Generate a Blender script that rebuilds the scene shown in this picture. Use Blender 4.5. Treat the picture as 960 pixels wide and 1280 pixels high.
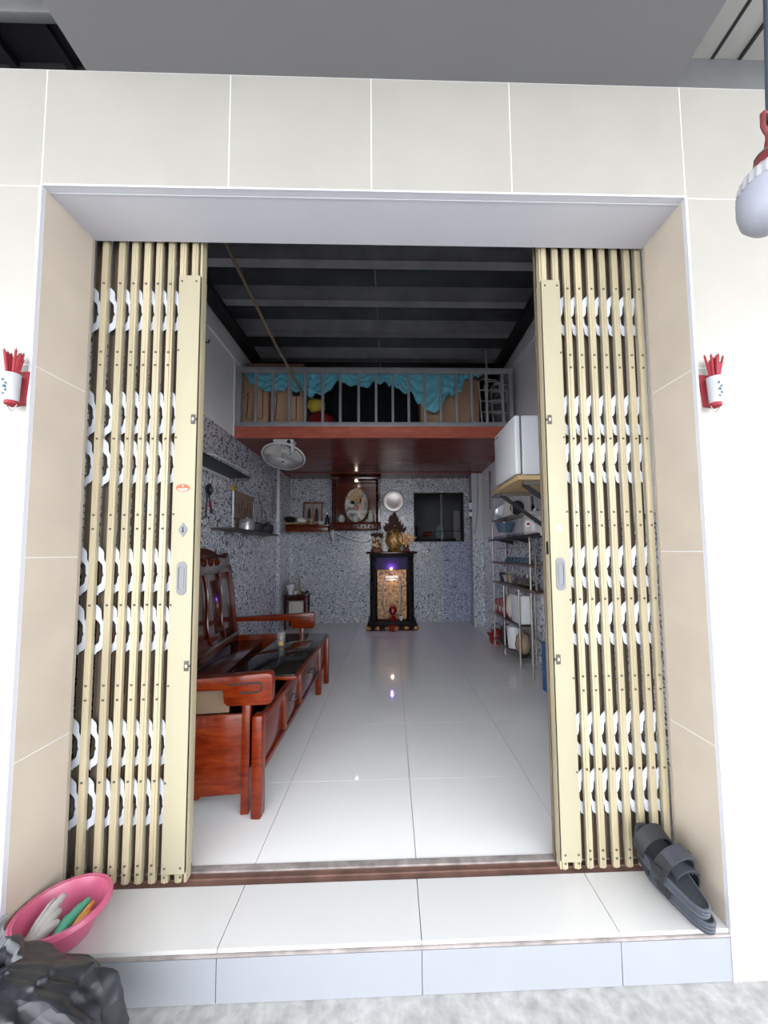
import bpy, bmesh, math, random
from mathutils import Vector, Matrix, noise
random.seed(7)
for o in list(bpy.data.objects): bpy.data.objects.remove(o)
SC = bpy.context.scene
COL = SC.collection
pi = math.pi; sin = math.sin; cos = math.cos

# ------------------------------------------------------------------ camera
F, CX, CY = 450.79, 501.56, 661.77
YAW, PITCH, ROLL, H = 0.0286, 0.0633, -0.0093, 1.153
cd = bpy.data.cameras.new('camera'); cam = bpy.data.objects.new('camera', cd); COL.objects.link(cam)
fw = Vector((sin(YAW)*cos(PITCH), cos(YAW)*cos(PITCH), sin(PITCH)))
rt = Vector((cos(YAW), -sin(YAW), 0)); up = rt.cross(fw)
r2 = rt*cos(ROLL)+up*sin(ROLL); u2 = -rt*sin(ROLL)+up*cos(ROLL)
M = Matrix((r2, u2, -fw)).transposed().to_4x4(); M.translation = (0, 0, H)
cam.matrix_world = M
cd.sensor_fit = 'VERTICAL'; cd.sensor_height = 36.0
cd.lens = 36.0*F/1280
cd.shift_x = -(CX-480)/1280; cd.shift_y = (CY-640)/1280
cd.clip_start = 0.02; cd.clip_end = 200
SC.camera = cam

# ------------------------------------------------------------------ sky, light, exposure
w = bpy.data.worlds.new('overcast_sky'); SC.world = w; w.use_nodes = True
bg = w.node_tree.nodes['Background']
bg.inputs['Color'].default_value = (0.93, 0.96, 1.0, 1); bg.inputs['Strength'].default_value = 1.5
SC.view_settings.view_transform = 'Standard'; SC.view_settings.look = 'None'
SC.view_settings.gamma = 1; SC.view_settings.exposure = 2.28
SC.view_settings.use_curve_mapping = False
SC.cycles.max_bounces = 16; SC.cycles.diffuse_bounces = 10; SC.cycles.glossy_bounces = 6

# ------------------------------------------------------------------ materials
MATS = {}
def nt_new(name):
    m = bpy.data.materials.new(name); m.use_nodes = True
    nt = m.node_tree; b = nt.nodes['Principled BSDF']
    return m, nt, b
def N(nt, t, **kw):
    n = nt.nodes.new(t)
    for k, v in kw.items():
        if k in n.inputs.keys() if isinstance(k, str) else False: n.inputs[k].default_value = v
        else: setattr(n, k, v)
    return n
def coords(nt, scale=(1, 1, 1), kind='Object', rot=(0, 0, 0)):
    tc = nt.nodes.new('ShaderNodeTexCoord'); mp = nt.nodes.new('ShaderNodeMapping')
    mp.inputs['Scale'].default_value = scale; mp.inputs['Rotation'].default_value = rot
    if kind == 'World':
        g = nt.nodes.new('ShaderNodeNewGeometry'); nt.links.new(g.outputs['Position'], mp.inputs['Vector'])
    else: nt.links.new(tc.outputs[kind], mp.inputs['Vector'])
    return mp.outputs['Vector']
def mat(name, col, rough=.5, metal=0., spec=.5, var=.0, vscale=8., bump=0., bscale=60., stretch=(1, 1, 1), emit=None, estr=0., trans=0., alpha=1., coat=0., kind='World', detail=4.):
    if name in MATS: return MATS[name]
    m, nt, b = nt_new(name)
    c4 = (*col, 1)
    b.inputs['Base Color'].default_value = c4; b.inputs['Roughness'].default_value = rough
    b.inputs['Metallic'].default_value = metal; b.inputs['Specular IOR Level'].default_value = spec
    if coat: b.inputs['Coat Weight'].default_value = coat; b.inputs['Coat Roughness'].default_value = .08
    if var:
        v = coords(nt, stretch, kind)
        n = N(nt, 'ShaderNodeTexNoise'); n.inputs['Scale'].default_value = vscale; n.inputs['Detail'].default_value = detail
        nt.links.new(v, n.inputs['Vector'])
        r = N(nt, 'ShaderNodeMapRange'); r.inputs['From Min'].default_value = .3; r.inputs['From Max'].default_value = .7
        r.inputs['To Min'].default_value = 1-var; r.inputs['To Max'].default_value = 1+var
        nt.links.new(n.outputs['Fac'], r.inputs['Value'])
        mx = N(nt, 'ShaderNodeVectorMath', operation='SCALE'); mx.inputs[0].default_value = col
        nt.links.new(r.outputs['Result'], mx.inputs['Scale']); nt.links.new(mx.outputs['Vector'], b.inputs['Base Color'])
    if bump:
        v2 = coords(nt, stretch, kind)
        n2 = N(nt, 'ShaderNodeTexNoise'); n2.inputs['Scale'].default_value = bscale; n2.inputs['Detail'].default_value = 3
        nt.links.new(v2, n2.inputs['Vector'])
        bp = N(nt, 'ShaderNodeBump'); bp.inputs['Strength'].default_value = bump; bp.inputs['Distance'].default_value = .01
        nt.links.new(n2.outputs['Fac'], bp.inputs['Height']); nt.links.new(bp.outputs['Normal'], b.inputs['Normal'])
    if emit:
        b.inputs['Emission Color'].default_value = (*emit, 1); b.inputs['Emission Strength'].default_value = estr
    if trans: b.inputs['Transmission Weight'].default_value = trans
    if alpha < 1: b.inputs['Alpha'].default_value = alpha
    MATS[name] = m
    return m
def ramp_mat(name, stops, scale, rough=.4, stretch=(1, 1, 1), distort=0., spec=.5, detail=3., bump=0., metal=0., kind='World', coat=0.):
    if name in MATS: return MATS[name]
    m, nt, b = nt_new(name)
    v = coords(nt, stretch, kind)
    n = N(nt, 'ShaderNodeTexNoise'); n.inputs['Scale'].default_value = scale; n.inputs['Detail'].default_value = detail
    n.inputs['Distortion'].default_value = distort; nt.links.new(v, n.inputs['Vector'])
    cr = N(nt, 'ShaderNodeValToRGB')
    e = cr.color_ramp.elements
    while len(e) < len(stops): e.new(.5)
    for el, (p, c) in zip(e, stops): el.position = p; el.color = (*c, 1)
    nt.links.new(n.outputs['Fac'], cr.inputs['Fac']); nt.links.new(cr.outputs['Color'], b.inputs['Base Color'])
    b.inputs['Roughness'].default_value = rough; b.inputs['Specular IOR Level'].default_value = spec; b.inputs['Metallic'].default_value = metal
    if coat: b.inputs['Coat Weight'].default_value = coat; b.inputs['Coat Roughness'].default_value = .1
    if bump:
        bp = N(nt, 'ShaderNodeBump'); bp.inputs['Strength'].default_value = bump; bp.inputs['Distance'].default_value = .01
        nt.links.new(n.outputs['Fac'], bp.inputs['Height']); nt.links.new(bp.outputs['Normal'], b.inputs['Normal'])
    MATS[name] = m
    return m
def arabesque(name, light, mid, dark, scale=26., rough=.18):
    """patterned wall tile: light curls outlined on a blue-grey ground"""
    m, nt, b = nt_new(name)
    v = coords(nt, (1, 1, 1), 'World')
    n = N(nt, 'ShaderNodeTexNoise'); n.inputs['Scale'].default_value = scale; n.inputs['Detail'].default_value = .6; n.inputs['Distortion'].default_value = .9
    nt.links.new(v, n.inputs['Vector'])
    ml = N(nt, 'ShaderNodeMath', operation='MULTIPLY'); ml.inputs[1].default_value = 34.
    nt.links.new(n.outputs['Fac'], ml.inputs[0])
    s = N(nt, 'ShaderNodeMath', operation='SINE'); nt.links.new(ml.outputs[0], s.inputs[0])
    mr = N(nt, 'ShaderNodeMapRange'); mr.inputs['From Min'].default_value = -1; nt.links.new(s.outputs[0], mr.inputs['Value'])
    cr = N(nt, 'ShaderNodeValToRGB'); e = cr.color_ramp.elements; e.new(.4)
    for el, (p, c) in zip(e, ((.08, dark), (.27, mid), (.60, light))): el.position = p; el.color = (*c, 1)
    nt.links.new(mr.outputs['Result'], cr.inputs['Fac'])
    vo = N(nt, 'ShaderNodeTexVoronoi'); vo.inputs['Scale'].default_value = scale*.9; nt.links.new(v, vo.inputs['Vector'])
    st = N(nt, 'ShaderNodeMath', operation='LESS_THAN'); st.inputs[1].default_value = .15; nt.links.new(vo.outputs['Distance'], st.inputs[0])
    mx = N(nt, 'ShaderNodeMix', data_type='RGBA'); mx.inputs['B'].default_value = (*dark, 1)
    nt.links.new(st.outputs[0], mx.inputs['Factor']); nt.links.new(cr.outputs['Color'], mx.inputs['A'])
    nt.links.new(mx.outputs['Result'], b.inputs['Base Color'])
    b.inputs['Roughness'].default_value = rough
    MATS[name] = m
    return m

m_ftile = mat('floor_porcelain', (0.763, 0.763, 0.758), rough=.05, var=.02, vscale=3)
m_step = mat('step_porcelain', (0.516, 0.516, 0.513), rough=.12, var=.02, vscale=3)
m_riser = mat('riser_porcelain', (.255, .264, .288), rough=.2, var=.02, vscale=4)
m_grout = mat('grey_grout', (.40, .39, .38), rough=.9)
m_wgrout = mat('white_grout', (0.568, 0.568, 0.568), rough=.7)
m_cream = mat('cream_facade_tile', (0.323, 0.308, 0.280), rough=.3, spec=.35, var=.03, vscale=5)
m_jamb = mat('beige_jamb_tile', (0.430, 0.374, 0.314), rough=.3, var=.05, vscale=6)
m_paint = mat('lavender_white_paint', (0.501, 0.501, 0.549), rough=.7, var=.02, vscale=3)
m_wpaint = mat('grey_wall_paint', (.88, .88, .90), rough=.8, var=.04, vscale=2)
m_trim = mat('white_edge_trim', (0.473, 0.482, 0.525), rough=.4)
m_conc = ramp_mat('pavement_concrete', [(.3, (.23, .23, .225)), (.55, (.32, .32, .315)), (.75, (.39, .39, .39))], 30, rough=.95, detail=8, bump=.3)
m_board = mat('grey_canopy_board', (0.138, 0.137, 0.143), rough=.7, var=.03, vscale=2)
m_ribs = mat('galvanised_roof_sheet', (0.361, 0.353, 0.331), rough=.6, metal=.1, var=.08, vscale=6)
m_ribs_d = mat('dark_steel_and_roof_shade', (.028, .028, .032), rough=.5, metal=.5, var=.2, vscale=6)  # dark girder steel; on the left roof sheets the colour stands in for shade
m_purlin = mat('grey_purlin_steel', (0.172, 0.176, 0.181), rough=.5, metal=.3, var=.15, vscale=5)
m_ceil = mat('dark_glossy_ceiling_sheet', (.075, .082, .092), rough=.2, metal=.35, var=.3, vscale=2.5)
m_cbeam = mat('ceiling_beam_steel', (0.384, 0.391, 0.403), rough=.4, metal=.35, var=.2, vscale=4)
m_tileL = arabesque('blue_grey_arabesque_tile', (.68, .70, .75), (.46, .48, .55), (.10, .11, .15), scale=14.)
m_tileB = arabesque('pale_arabesque_tile', (.62, .65, .69), (.41, .44, .50), (.10, .115, .155), scale=22.)
m_tileU = arabesque('blue_arabesque_tile', (.52, .56, .72), (.32, .35, .52), (.09, .10, .19), scale=22.)
m_gate = mat('cream_gate_enamel', (0.370, 0.318, 0.211), rough=.45, var=.16, vscale=5, stretch=(3, 3, .35))
m_stile = mat('cream_stile_enamel', (.325, .292, .208), rough=.5, spec=.2, var=.04, vscale=4, stretch=(2, 2, .5))
m_strap = mat('white_lattice_steel', (0.516, 0.542, 0.602), rough=.45, var=.05, vscale=20)
m_rivet = mat('dull_rivet_steel', (.075, .065, .052), rough=.5, spec=.3)
m_chrome = mat('brushed_handle_steel', (.15, .155, .17), rough=.5, spec=.4)
m_dark = mat('black_void_metal', (.012, .012, .012), rough=.6)
m_track = mat('brown_rusty_track', (.13, .07, .055), rough=.55, var=.3, vscale=12)
m_trackg = mat('worn_track_strip', (.25, .22, .21), rough=.6, var=.35, vscale=18)
m_wood = ramp_mat('red_lacquered_wood', [(.25, (.045, .004, .002)), (.5, (.095, .010, .004)), (.75, (.15, .020, .006))], 9, rough=.2, stretch=(1, 1, 6), distort=1.2, coat=.25, spec=.35)
m_woodd = ramp_mat('dark_lacquered_wood', [(.25, (.025, .003, .002)), (.5, (.05, .006, .003)), (.75, (.085, .011, .005))], 9, rough=.16, stretch=(1, 5, 1), distort=1., coat=.4)
m_orange = ramp_mat('orange_lacquered_wood', [(.25, (.075, .006, .001)), (.5, (.135, .014, .002)), (.8, (.19, .028, .003))], 8, rough=.25, stretch=(1, 1, 5), distort=1., coat=.15, spec=.3)
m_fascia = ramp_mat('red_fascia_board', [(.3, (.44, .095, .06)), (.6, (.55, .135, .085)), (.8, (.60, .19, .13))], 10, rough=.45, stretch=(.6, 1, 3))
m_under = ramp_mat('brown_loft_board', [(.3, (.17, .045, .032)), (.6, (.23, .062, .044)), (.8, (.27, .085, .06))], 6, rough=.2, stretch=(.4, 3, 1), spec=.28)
m_rail = mat('grey_rail_paint', (.40, .41, .44), rough=.45, metal=.2, var=.1, vscale=10)
m_black = mat('black_lacquer', (.010, .008, .008), rough=.5, spec=.12)
m_carve = mat('dark_carved_wood', (.045, .014, .010), rough=.65, spec=.3, var=.3, vscale=30)
m_ply = mat('yellow_plywood', (.52, .36, .18), rough=.7, var=.1, vscale=10)
m_card = mat('brown_cardboard', (.60, .38, .25), rough=.85, var=.07, vscale=6)
m_ink = mat('black_print_ink', (.02, .02, .02), rough=.8)
m_teal = mat('teal_cloth', (.20, .60, .74), rough=.8, var=.12, vscale=20)
m_white = mat('white_plastic', (.75, .76, .78), rough=.35)
m_fridge = mat('white_fridge_enamel', (.62, .64, .68), rough=.3)
m_steel = mat('stainless_steel', (.55, .55, .56), rough=.25, metal=.9)
m_rackm = mat('dull_rack_steel', (.28, .26, .24), rough=.4, metal=.7)
m_alu = mat('aluminium_pot', (.6, .6, .63), rough=.35, metal=.7)
m_iron = mat('black_iron', (.02, .021, .023), rough=.5)
m_red = mat('red_plastic', (.22, .012, .012), rough=.35)
m_redin = mat('red_incense', (0.224, 0.009, 0.019), rough=.7)
m_sock = mat('dusty_red_socket', (0.146, 0.019, 0.021), rough=.55, var=.15, vscale=40)
m_bulb = mat('milky_bulb_diffuser', (0.292, 0.301, 0.353), rough=.45, spec=.3)
m_pink = mat('pink_translucent_plastic', (0.447, 0.090, 0.172), rough=.3, var=.05, vscale=12)
m_bag = mat('black_bin_liner', (.017, .019, .024), rough=.42, spec=.6, bump=.35, bscale=38)
def crumple(m):
    nt = m.node_tree; b = nt.nodes['Principled BSDF']
    v = coords(nt, (1, 1, .45), 'World')
    nz = N(nt, 'ShaderNodeTexNoise'); nz.inputs['Scale'].default_value = 6; nt.links.new(v, nz.inputs['Vector'])
    ad = N(nt, 'ShaderNodeVectorMath', operation='MULTIPLY_ADD'); ad.inputs[1].default_value = (.12, .12, .12)
    nt.links.new(nz.outputs['Color'], ad.inputs[0]); nt.links.new(v, ad.inputs[2])
    hs = []
    for sc, wt in ((11., 1.), (24., .45)):
        vo = N(nt, 'ShaderNodeTexVoronoi', feature='F1'); vo.inputs['Scale'].default_value = sc
        nt.links.new(ad.outputs['Vector'], vo.inputs['Vector'])
        ml = N(nt, 'ShaderNodeMath', operation='MULTIPLY'); ml.inputs[1].default_value = wt
        nt.links.new(vo.outputs['Distance'], ml.inputs[0]); hs.append(ml)
    sm_ = N(nt, 'ShaderNodeMath', operation='ADD'); nt.links.new(hs[0].outputs[0], sm_.inputs[0]); nt.links.new(hs[1].outputs[0], sm_.inputs[1])
    bp = N(nt, 'ShaderNodeBump'); bp.inputs['Strength'].default_value = .5; bp.inputs['Distance'].default_value = .025
    nt.links.new(sm_.outputs[0], bp.inputs['Height']); nt.links.new(bp.outputs['Normal'], b.inputs['Normal'])
crumple(m_bag)
m_rubber = mat('charcoal_rubber', (.013, .014, .017), rough=.6)
m_rubber2 = mat('slate_rubber_sole', (.036, .042, .056), rough=.55)
m_bed = mat('black_footbed', (.012, .015, .02), rough=.6, bump=.3, bscale=200)
m_glove = mat('grey_white_glove', (0.310, 0.297, 0.280), rough=.85, var=.08, vscale=40)
m_gloveg = mat('green_glove', (0.047, 0.224, 0.138), rough=.8, var=.1, vscale=30)
m_gloveo = mat('orange_glove', (.42, .19, .05), rough=.8, var=.1, vscale=30)
m_gold = ramp_mat('gilded_carving', [(.35, (.10, .035, .01)), (.55, (.35, .18, .04)), (.7, (.5, .32, .10))], 26, rough=.35, metal=.3)
m_blue = mat('blue_plastic', (.02, .10, .30), rough=.4)
m_bluc = mat('blue_grey_glazed', (.09, .14, .20), rough=.12)
m_bamb = mat('bamboo_pole', (.28, .21, .14), rough=.6, var=.2, vscale=12)
m_glass = mat('clear_glass', (.95, .97, .96), rough=.02, trans=.93); m_glass.node_tree.nodes['Principled BSDF'].inputs['IOR'].default_value = 1.18
m_tglass = mat('dark_table_glass', (.015, .018, .016), rough=.05)
m_tan = mat('tan_panel', (.35, .25, .16), rough=.5, var=.1, vscale=8)
m_yel = mat('yellow_bag_plastic', (.65, .48, .06), rough=.5)
m_navy = mat('dark_navy_cloth', (.012, .016, .028), rough=.9)
m_paper = mat('printed_paper', (.62, .58, .52), rough=.7)

# ------------------------------------------------------------------ mesh helper
class MB:
    def __init__(s): s.v = []; s.f = []
    def add(s, vs, fs):
        n = len(s.v); s.v += [Vector(a) for a in vs]; s.f += [tuple(i+n for i in q) for q in fs]; return s
    def box(s, x0, x1, y0, y1, z0, z1):
        return s.add([(x0,y0,z0),(x1,y0,z0),(x1,y1,z0),(x0,y1,z0),(x0,y0,z1),(x1,y0,z1),(x1,y1,z1),(x0,y1,z1)],
                     [(0,3,2,1),(4,5,6,7),(0,1,5,4),(1,2,6,5),(2,3,7,6),(3,0,4,7)])
    def beam(s, p, q, a, b, ref=(0, 0, 1)):
        p, q = Vector(p), Vector(q); d = (q-p).normalized(); ref = Vector(ref)
        if abs(d.dot(ref)) > .95: ref = Vector((1, 0, 0))
        u = d.cross(ref).normalized(); w_ = u.cross(d)
        vs = [c+u*(i*a/2)+w_*(j*b/2) for c in (p, q) for i, j in ((-1,-1),(1,-1),(1,1),(-1,1))]
        return s.add(vs, [(0,1,2,3),(7,6,5,4),(0,4,5,1),(1,5,6,2),(2,6,7,3),(3,7,4,0)])
    def tube(s, path, r, n=8, closed=False, cap=True):
        P = [Vector(a) for a in path]; m = len(P); rings = []
        rr = r if isinstance(r, (list, tuple)) else [r]*m
        prev = None
        for i in range(m):
            a = P[(i-1) % m] if closed or i > 0 else P[i]; b = P[(i+1) % m] if closed or i < m-1 else P[i]
            d = (b-a).normalized()
            if prev is None:
                ref = Vector((0, 0, 1)) if abs(d.z) < .9 else Vector((1, 0, 0))
                u = d.cross(ref).normalized()
            else:
                u = (prev-d*prev.dot(d)).normalized()
            prev = u; w_ = d.cross(u)
            rings.append([P[i]+(u*cos(2*pi*k/n)+w_*sin(2*pi*k/n))*rr[i] for k in range(n)])
        vs = [q for R in rings for q in R]; fs = []
        for i in range(m if closed else m-1):
            j = (i+1) % m
            for k in range(n): fs.append((i*n+k, i*n+(k+1) % n, j*n+(k+1) % n, j*n+k))
        if cap and not closed: fs += [tuple(range(n))[::-1], tuple(range((m-1)*n, m*n))]
        return s.add(vs, fs)
    def lathe(s, prof, n=24, mtx=None, sx=1., sy=1., a0=0, a1=2*pi):
        full = abs(a1-a0-2*pi) < 1e-6; nn = n if full else n+1
        vs = []; fs = []
        for (r, z) in prof:
            for k in range(nn):
                a = a0+(a1-a0)*k/n; vs.append(Vector((r*cos(a)*sx, r*sin(a)*sy, z)))
        if mtx is not None: vs = [mtx @ q for q in vs]
        m = len(prof)
        for i in range(m-1):
            for k in range(n):
                k2 = (k+1) % nn
                fs.append((i*nn+k, i*nn+k2, (i+1)*nn+k2, (i+1)*nn+k))
        if full:
            if prof[0][0] > 1e-5: fs.append(tuple(range(nn))[::-1])
            if prof[-1][0] > 1e-5: fs.append(tuple(range((m-1)*nn, m*nn)))
        return s.add(vs, fs)
    def ball(s, c, r, n=14, sc=(1, 1, 1), m=8):
        pr = [(max(r*sin(pi*i/m), 1e-6), -r*cos(pi*i/m)) for i in range(m+1)]
        return s.lathe(pr, n, Matrix.Translation(Vector(c)) @ Matrix.Diagonal((*sc, 1)))
    def prism(s, poly, o, U, V, W):
        """polygon (u,v) extruded along vector W from origin o"""
        o, U, V, W = Vector(o), Vector(U), Vector(V), Vector(W); n = len(poly)
        a = [o+U*p+V*q for p, q in poly]; b = [x+W for x in a]
        return s.add(a+b, [tuple(range(n))[::-1], tuple(range(n, 2*n))]+[(i, (i+1) % n, n+(i+1) % n, n+i) for i in range(n)])
    def grid(s, fn, nu, nv):
        vs = [fn(i/(nu-1), j/(nv-1)) for j in range(nv) for i in range(nu)]
        return s.add(vs, [(j*nu+i, j*nu+i+1, (j+1)*nu+i+1, (j+1)*nu+i) for j in range(nv-1) for i in range(nu-1)])
    def xf(s, mtx): s.v = [mtx @ q for q in s.v]; return s
    def mesh(s, name, m, bevel=0., off=(0, 0, 0), ang=35, seg=2, recalc=True):
        me = bpy.data.meshes.new(name); off = Vector(off)
        me.from_pydata([q-off for q in s.v], [], s.f)
        bm = bmesh.new(); bm.from_mesh(me)
        if recalc: bmesh.ops.recalc_face_normals(bm, faces=bm.faces)
        if bevel:
            es = [e for e in bm.edges if len(e.link_faces) == 2 and e.calc_face_angle(0) > .5]
            bmesh.ops.bevel(bm, geom=es, offset=bevel, segments=seg, affect='EDGES', profile=.5, clamp_overlap=True)
        bm.to_mesh(me); bm.free()
        for p in me.polygons: p.use_smooth = True
        me.set_sharp_from_angle(angle=math.radians(ang))
        me.materials.append(m)
        return me
    def build(s, name, m, parent=None, bevel=0., **kw):
        """vertices are given in the frame of the root thing (or world when there is no parent)"""
        o = bpy.data.objects.new(name, s.mesh(name, m, bevel, **kw)); COL.objects.link(o)
        if parent is not None: o.parent = parent
        return o
def tag(o, label=None, cat=None, group=None, kind=None):
    if label: o['label'] = label
    if cat: o['category'] = cat
    if group: o['group'] = group
    if kind: o['kind'] = kind
    return o
def thing(name, label, cat, loc=(0, 0, 0), rz=0., group=None, rot=None, kind=None):
    o = bpy.data.objects.new(name, None); COL.objects.link(o); o.empty_display_size = .05
    o.location = loc; o.rotation_euler = rot if rot else (0, 0, rz)
    return tag(o, label, cat, group, kind)
def solo(mb, name, m, label, cat, group=None, loc=None, bevel=0., kind=None, **kw):
    """a thing that is one mesh; its origin goes to the middle of its base"""
    xs = [q.x for q in mb.v]; ys = [q.y for q in mb.v]; zs = [q.z for q in mb.v]
    o0 = Vector(loc) if loc else Vector(((min(xs)+max(xs))/2, (min(ys)+max(ys))/2, min(zs)))
    o = bpy.data.objects.new(name, mb.mesh(name, m, bevel, off=o0, **kw)); COL.objects.link(o); o.location = o0
    return tag(o, label, cat, group, kind)
def link(name, me, loc, parent=None, rot=None):
    o = bpy.data.objects.new(name, me); COL.objects.link(o); o.location = loc
    if rot: o.rotation_euler = rot
    if parent is not None: o.parent = parent
    return o
def bx(x0, x1, y0, y1, z0, z1): return MB().box(x0, x1, y0, y1, z0, z1)
TILES = {}
def tile(parent, m, x0, x1, y0, y1, z0, z1, name='tile', g=.0012, bev=.0015):
    """one tile of a clad surface, shared mesh for equal sizes; parent stands at the world origin"""
    d = (round(x1-x0, 3), round(y1-y0, 3), round(z1-z0, 3)); k = (d, m.name)
    mn = min(range(3), key=lambda i: d[i])
    gg = [g if i != mn else 0 for i in range(3)]
    if k not in TILES:
        TILES[k] = bx(-d[0]/2+gg[0], d[0]/2-gg[0], -d[1]/2+gg[1], d[1]/2-gg[1], -d[2]/2+gg[2], d[2]/2-gg[2]).mesh('tile', m, 0)
    return link(name, TILES[k], ((x0+x1)/2, (y0+y1)/2, (z0+z1)/2), parent)

# ------------------------------------------------------------------ measures of the place
Y1, Y2 = 1.1418, 1.350           # facade face, inner end of the reveal
XA, XB = -1.1335, 1.0201         # opening
ZT = 2.363; ZR = 2.78            # opening head, top of facade
ZG = -.147                       # pavement
XL, XR, YB, ZC = -1.68, 1.44, 6.05, 3.65
S = .6
J = [1.759, 1.147, .5316]

# ------------------------------------------------------------------ setting: outside
g = solo(bx(-9, 9, -9, 1.3, ZG-.1, ZG), 'ground', m_conc, 'rough pale concrete pavement before the tiled step', 'pavement', kind='structure')

wf = bx(-3.4, XA-.0004, Y1+.0004, Y2-.004, ZG-.05, ZR).box(XB+.0004, 3.4, Y1+.0004, Y2-.004, ZG-.05, ZR)
wf.box(XA-.0004, XB+.0004, Y1+.0004, Y2-.004, ZT+.0004, ZR)
wall_front = wf.build('wall_front', m_wgrout)
bx(-3.4, 3.4, 1.30, Y2-.004, ZR, 3.8).build('upper_wall', mat('bare_dark_render', (.03, .03, .033), rough=.9), wall_front)
tag(wall_front, 'cream tiled shop-house front wall around the wide gate opening', 'wall', kind='structure')
rows = [ZG, J[2]-.0, J[1], J[0], ZT, ZR]
for a, b in zip(rows[:-1], rows[1:]):
    for k in range(3):
        tile(wall_front, m_cream, XA-.006-(k+1)*S, XA-.006-k*S, Y1, Y1+.012, a, b, g=.002)
        tile(wall_front, m_cream, XB+.006+k*S, XB+.006+(k+1)*S, Y1, Y1+.012, a, b, g=.002)
hx = [XA-.006, -.533, -.057, .421, XB+.006]
for a, b in zip(hx[:-1], hx[1:]): tile(wall_front, m_cream, a, b, Y1, Y1+.012, ZT, ZR, g=.002)
jz = [ZG, J[2], J[1], J[0], ZT]
for a, b in zip(jz[:-1], jz[1:]):
    tile(wall_front, m_jamb, XA-.012, XA, Y1+.010, Y2, a, b, name='jamb_tile', g=.0018)
    tile(wall_front, m_jamb, XB, XB+.012, Y1+.010, Y2, a, b, name='jamb_tile', g=.0018)
bx(XA, XB, Y1+.004, Y2, ZT, ZT+.012).build('soffit_panel', m_paint, wall_front)
bx(XA, XB, Y1+.022, Y1+.026, ZT-.0015, ZT).build('soffit_bead', m_trim, wall_front)
for x in (XA, XB):
    s_ = 1 if x == XB else -1
    bx(min(x, x+s_*.009), max(x, x+s_*.009), Y1-.003, Y1+.010, ZG, ZT).build('edge_trim', m_trim, wall_front)
    bx(min(x-s_*.002, x+s_*.006), max(x-s_*.002, x+s_*.006), Y2-.010, Y2+.001, .001, ZT).build('frame_edge', mat('taupe_frame_edge', (.30, .26, .21), rough=.6), wall_front)
bx(XA-.006, XB+.006, Y1-.003, Y1+.004, ZT, ZT+.007).build('edge_trim', m_trim, wall_front)

step = tag(bx(XA, XB, Y1+.012, Y2, ZG-.05, -.012).build('step', m_grout), 'white tiled entrance step below the brown gate track', 'step', kind='structure')
SX = .0823
xs = [XA]+[SX+k*S for k in range(-2, 3) if XA+.01 < SX+k*S < XB-.01]+[XB]
for a, b in zip(xs[:-1], xs[1:]):
    tile(step, m_step, a, b, Y1+.003, Y2, -.012, 0, name='tread_tile')
    tile(step, m_riser, a, b, Y1, Y1+.012, ZG, -.022, name='riser_tile')
bx(XA, XB, Y1-.001, Y1+.010, -.020, -.013).build('nosing_strip', m_trackg, step)

# canopy: flat board in the middle, ribbed roof sheets either side
canopy = tag(bx(-1.012, 1.008, -1.2, Y1+.005, ZR, ZR+.05).build('canopy', m_board), 'flat grey board ceiling of the street canopy', 'canopy', kind='structure')
roof = tag(bx(-3.4, 3.4, -1.2, 1.30, 3.06, 3.10).build('roof', m_ribs), 'ribbed metal roof sheets above the canopy board', 'roof', kind='structure')
rmesh = bx(-.047, .047, -1.06, 1.06, -.01, .01).mesh('roof_sheet', m_ribs)
rib_r = bx(-.006, .006, -1.06, 1.06, -.012, .012).mesh('roof_rib', m_dark)
rmd = bx(-.10, .10, -.07, .07, -.01, .01).mesh('roof_sheet', m_ribs_d)
rib_l = bx(-.014, .014, -.07, .07, -.02, .01).mesh('roof_rib', m_ribs_d)
rsl = bx(-.10, .10, -.8, .8, -.01, .01).mesh('roof_sheet', m_ribs)
for k in range(10):
    x = 1.183+k*.108
    link('roof_sheet', rmesh, (x, .19, 3.03+.004*(k % 2)), roof)
    link('roof_rib', rib_r, (x+.054, .19, 3.03), roof)
bx(1.012, 1.13, -.87, 1.22, 3.02, 3.055).build('roof_edge', m_ribs_d, roof)
bx(1.0, 3.4, 1.225, 1.298, 2.84, 3.03).build('purlin', m_purlin, roof, bevel=.01)
for k in range(9):
    link('roof_sheet', rmd, (-1.10-k*.21, 1.228, 3.03+.012*(k % 2)), roof)
    link('roof_rib', rib_l, (-1.205-k*.21, 1.228, 3.02), roof)
bx(-3.4, -1.012, 1.125, 1.155, 2.965, 3.03).build('purlin', m_purlin, roof, bevel=.004)
for k in range(5): link('roof_sheet', rsl, (-1.12-k*.21, .32, 3.04), roof)

# ------------------------------------------------------------------ setting: room
floor = tag(bx(XL-.1, XR+.1, Y2, YB+1.7, -.15, -.010).build('floor', m_grout), 'glossy pale grey porcelain tiled floor of the long room', 'floor', kind='structure')
def cuts(lo, hi, o, st=S):
    k0 = math.ceil((lo-o)/st+.02); out = [lo]; k = k0
    while o+k*st < hi-.01: out.append(o+k*st); k += 1
    return out+[hi]
fxs = cuts(XL, XR, .085); fys = cuts(1.432, YB, 1.9125)
for a, b in zip(fxs[:-1], fxs[1:]):
    for c, d in zip(fys[:-1], fys[1:]): tile(floor, m_ftile, a, b, c, d, -.010, 0)
trk = thing('trim_1', 'brown rusty bottom track of the folding gates across the doorway', 'gate track', (0, Y2, 0), kind='structure')
bx(XA, XB, 0.0005, .055, -.0095, -.004).build('channel', m_track, trk)
bx(XA, XB, .055, .081, -.0095, .003).build('strip', m_trackg, trk)
bx(XA, XB, .026, .032, -.004, .001).build('guide_rib', m_track, trk)
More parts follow.
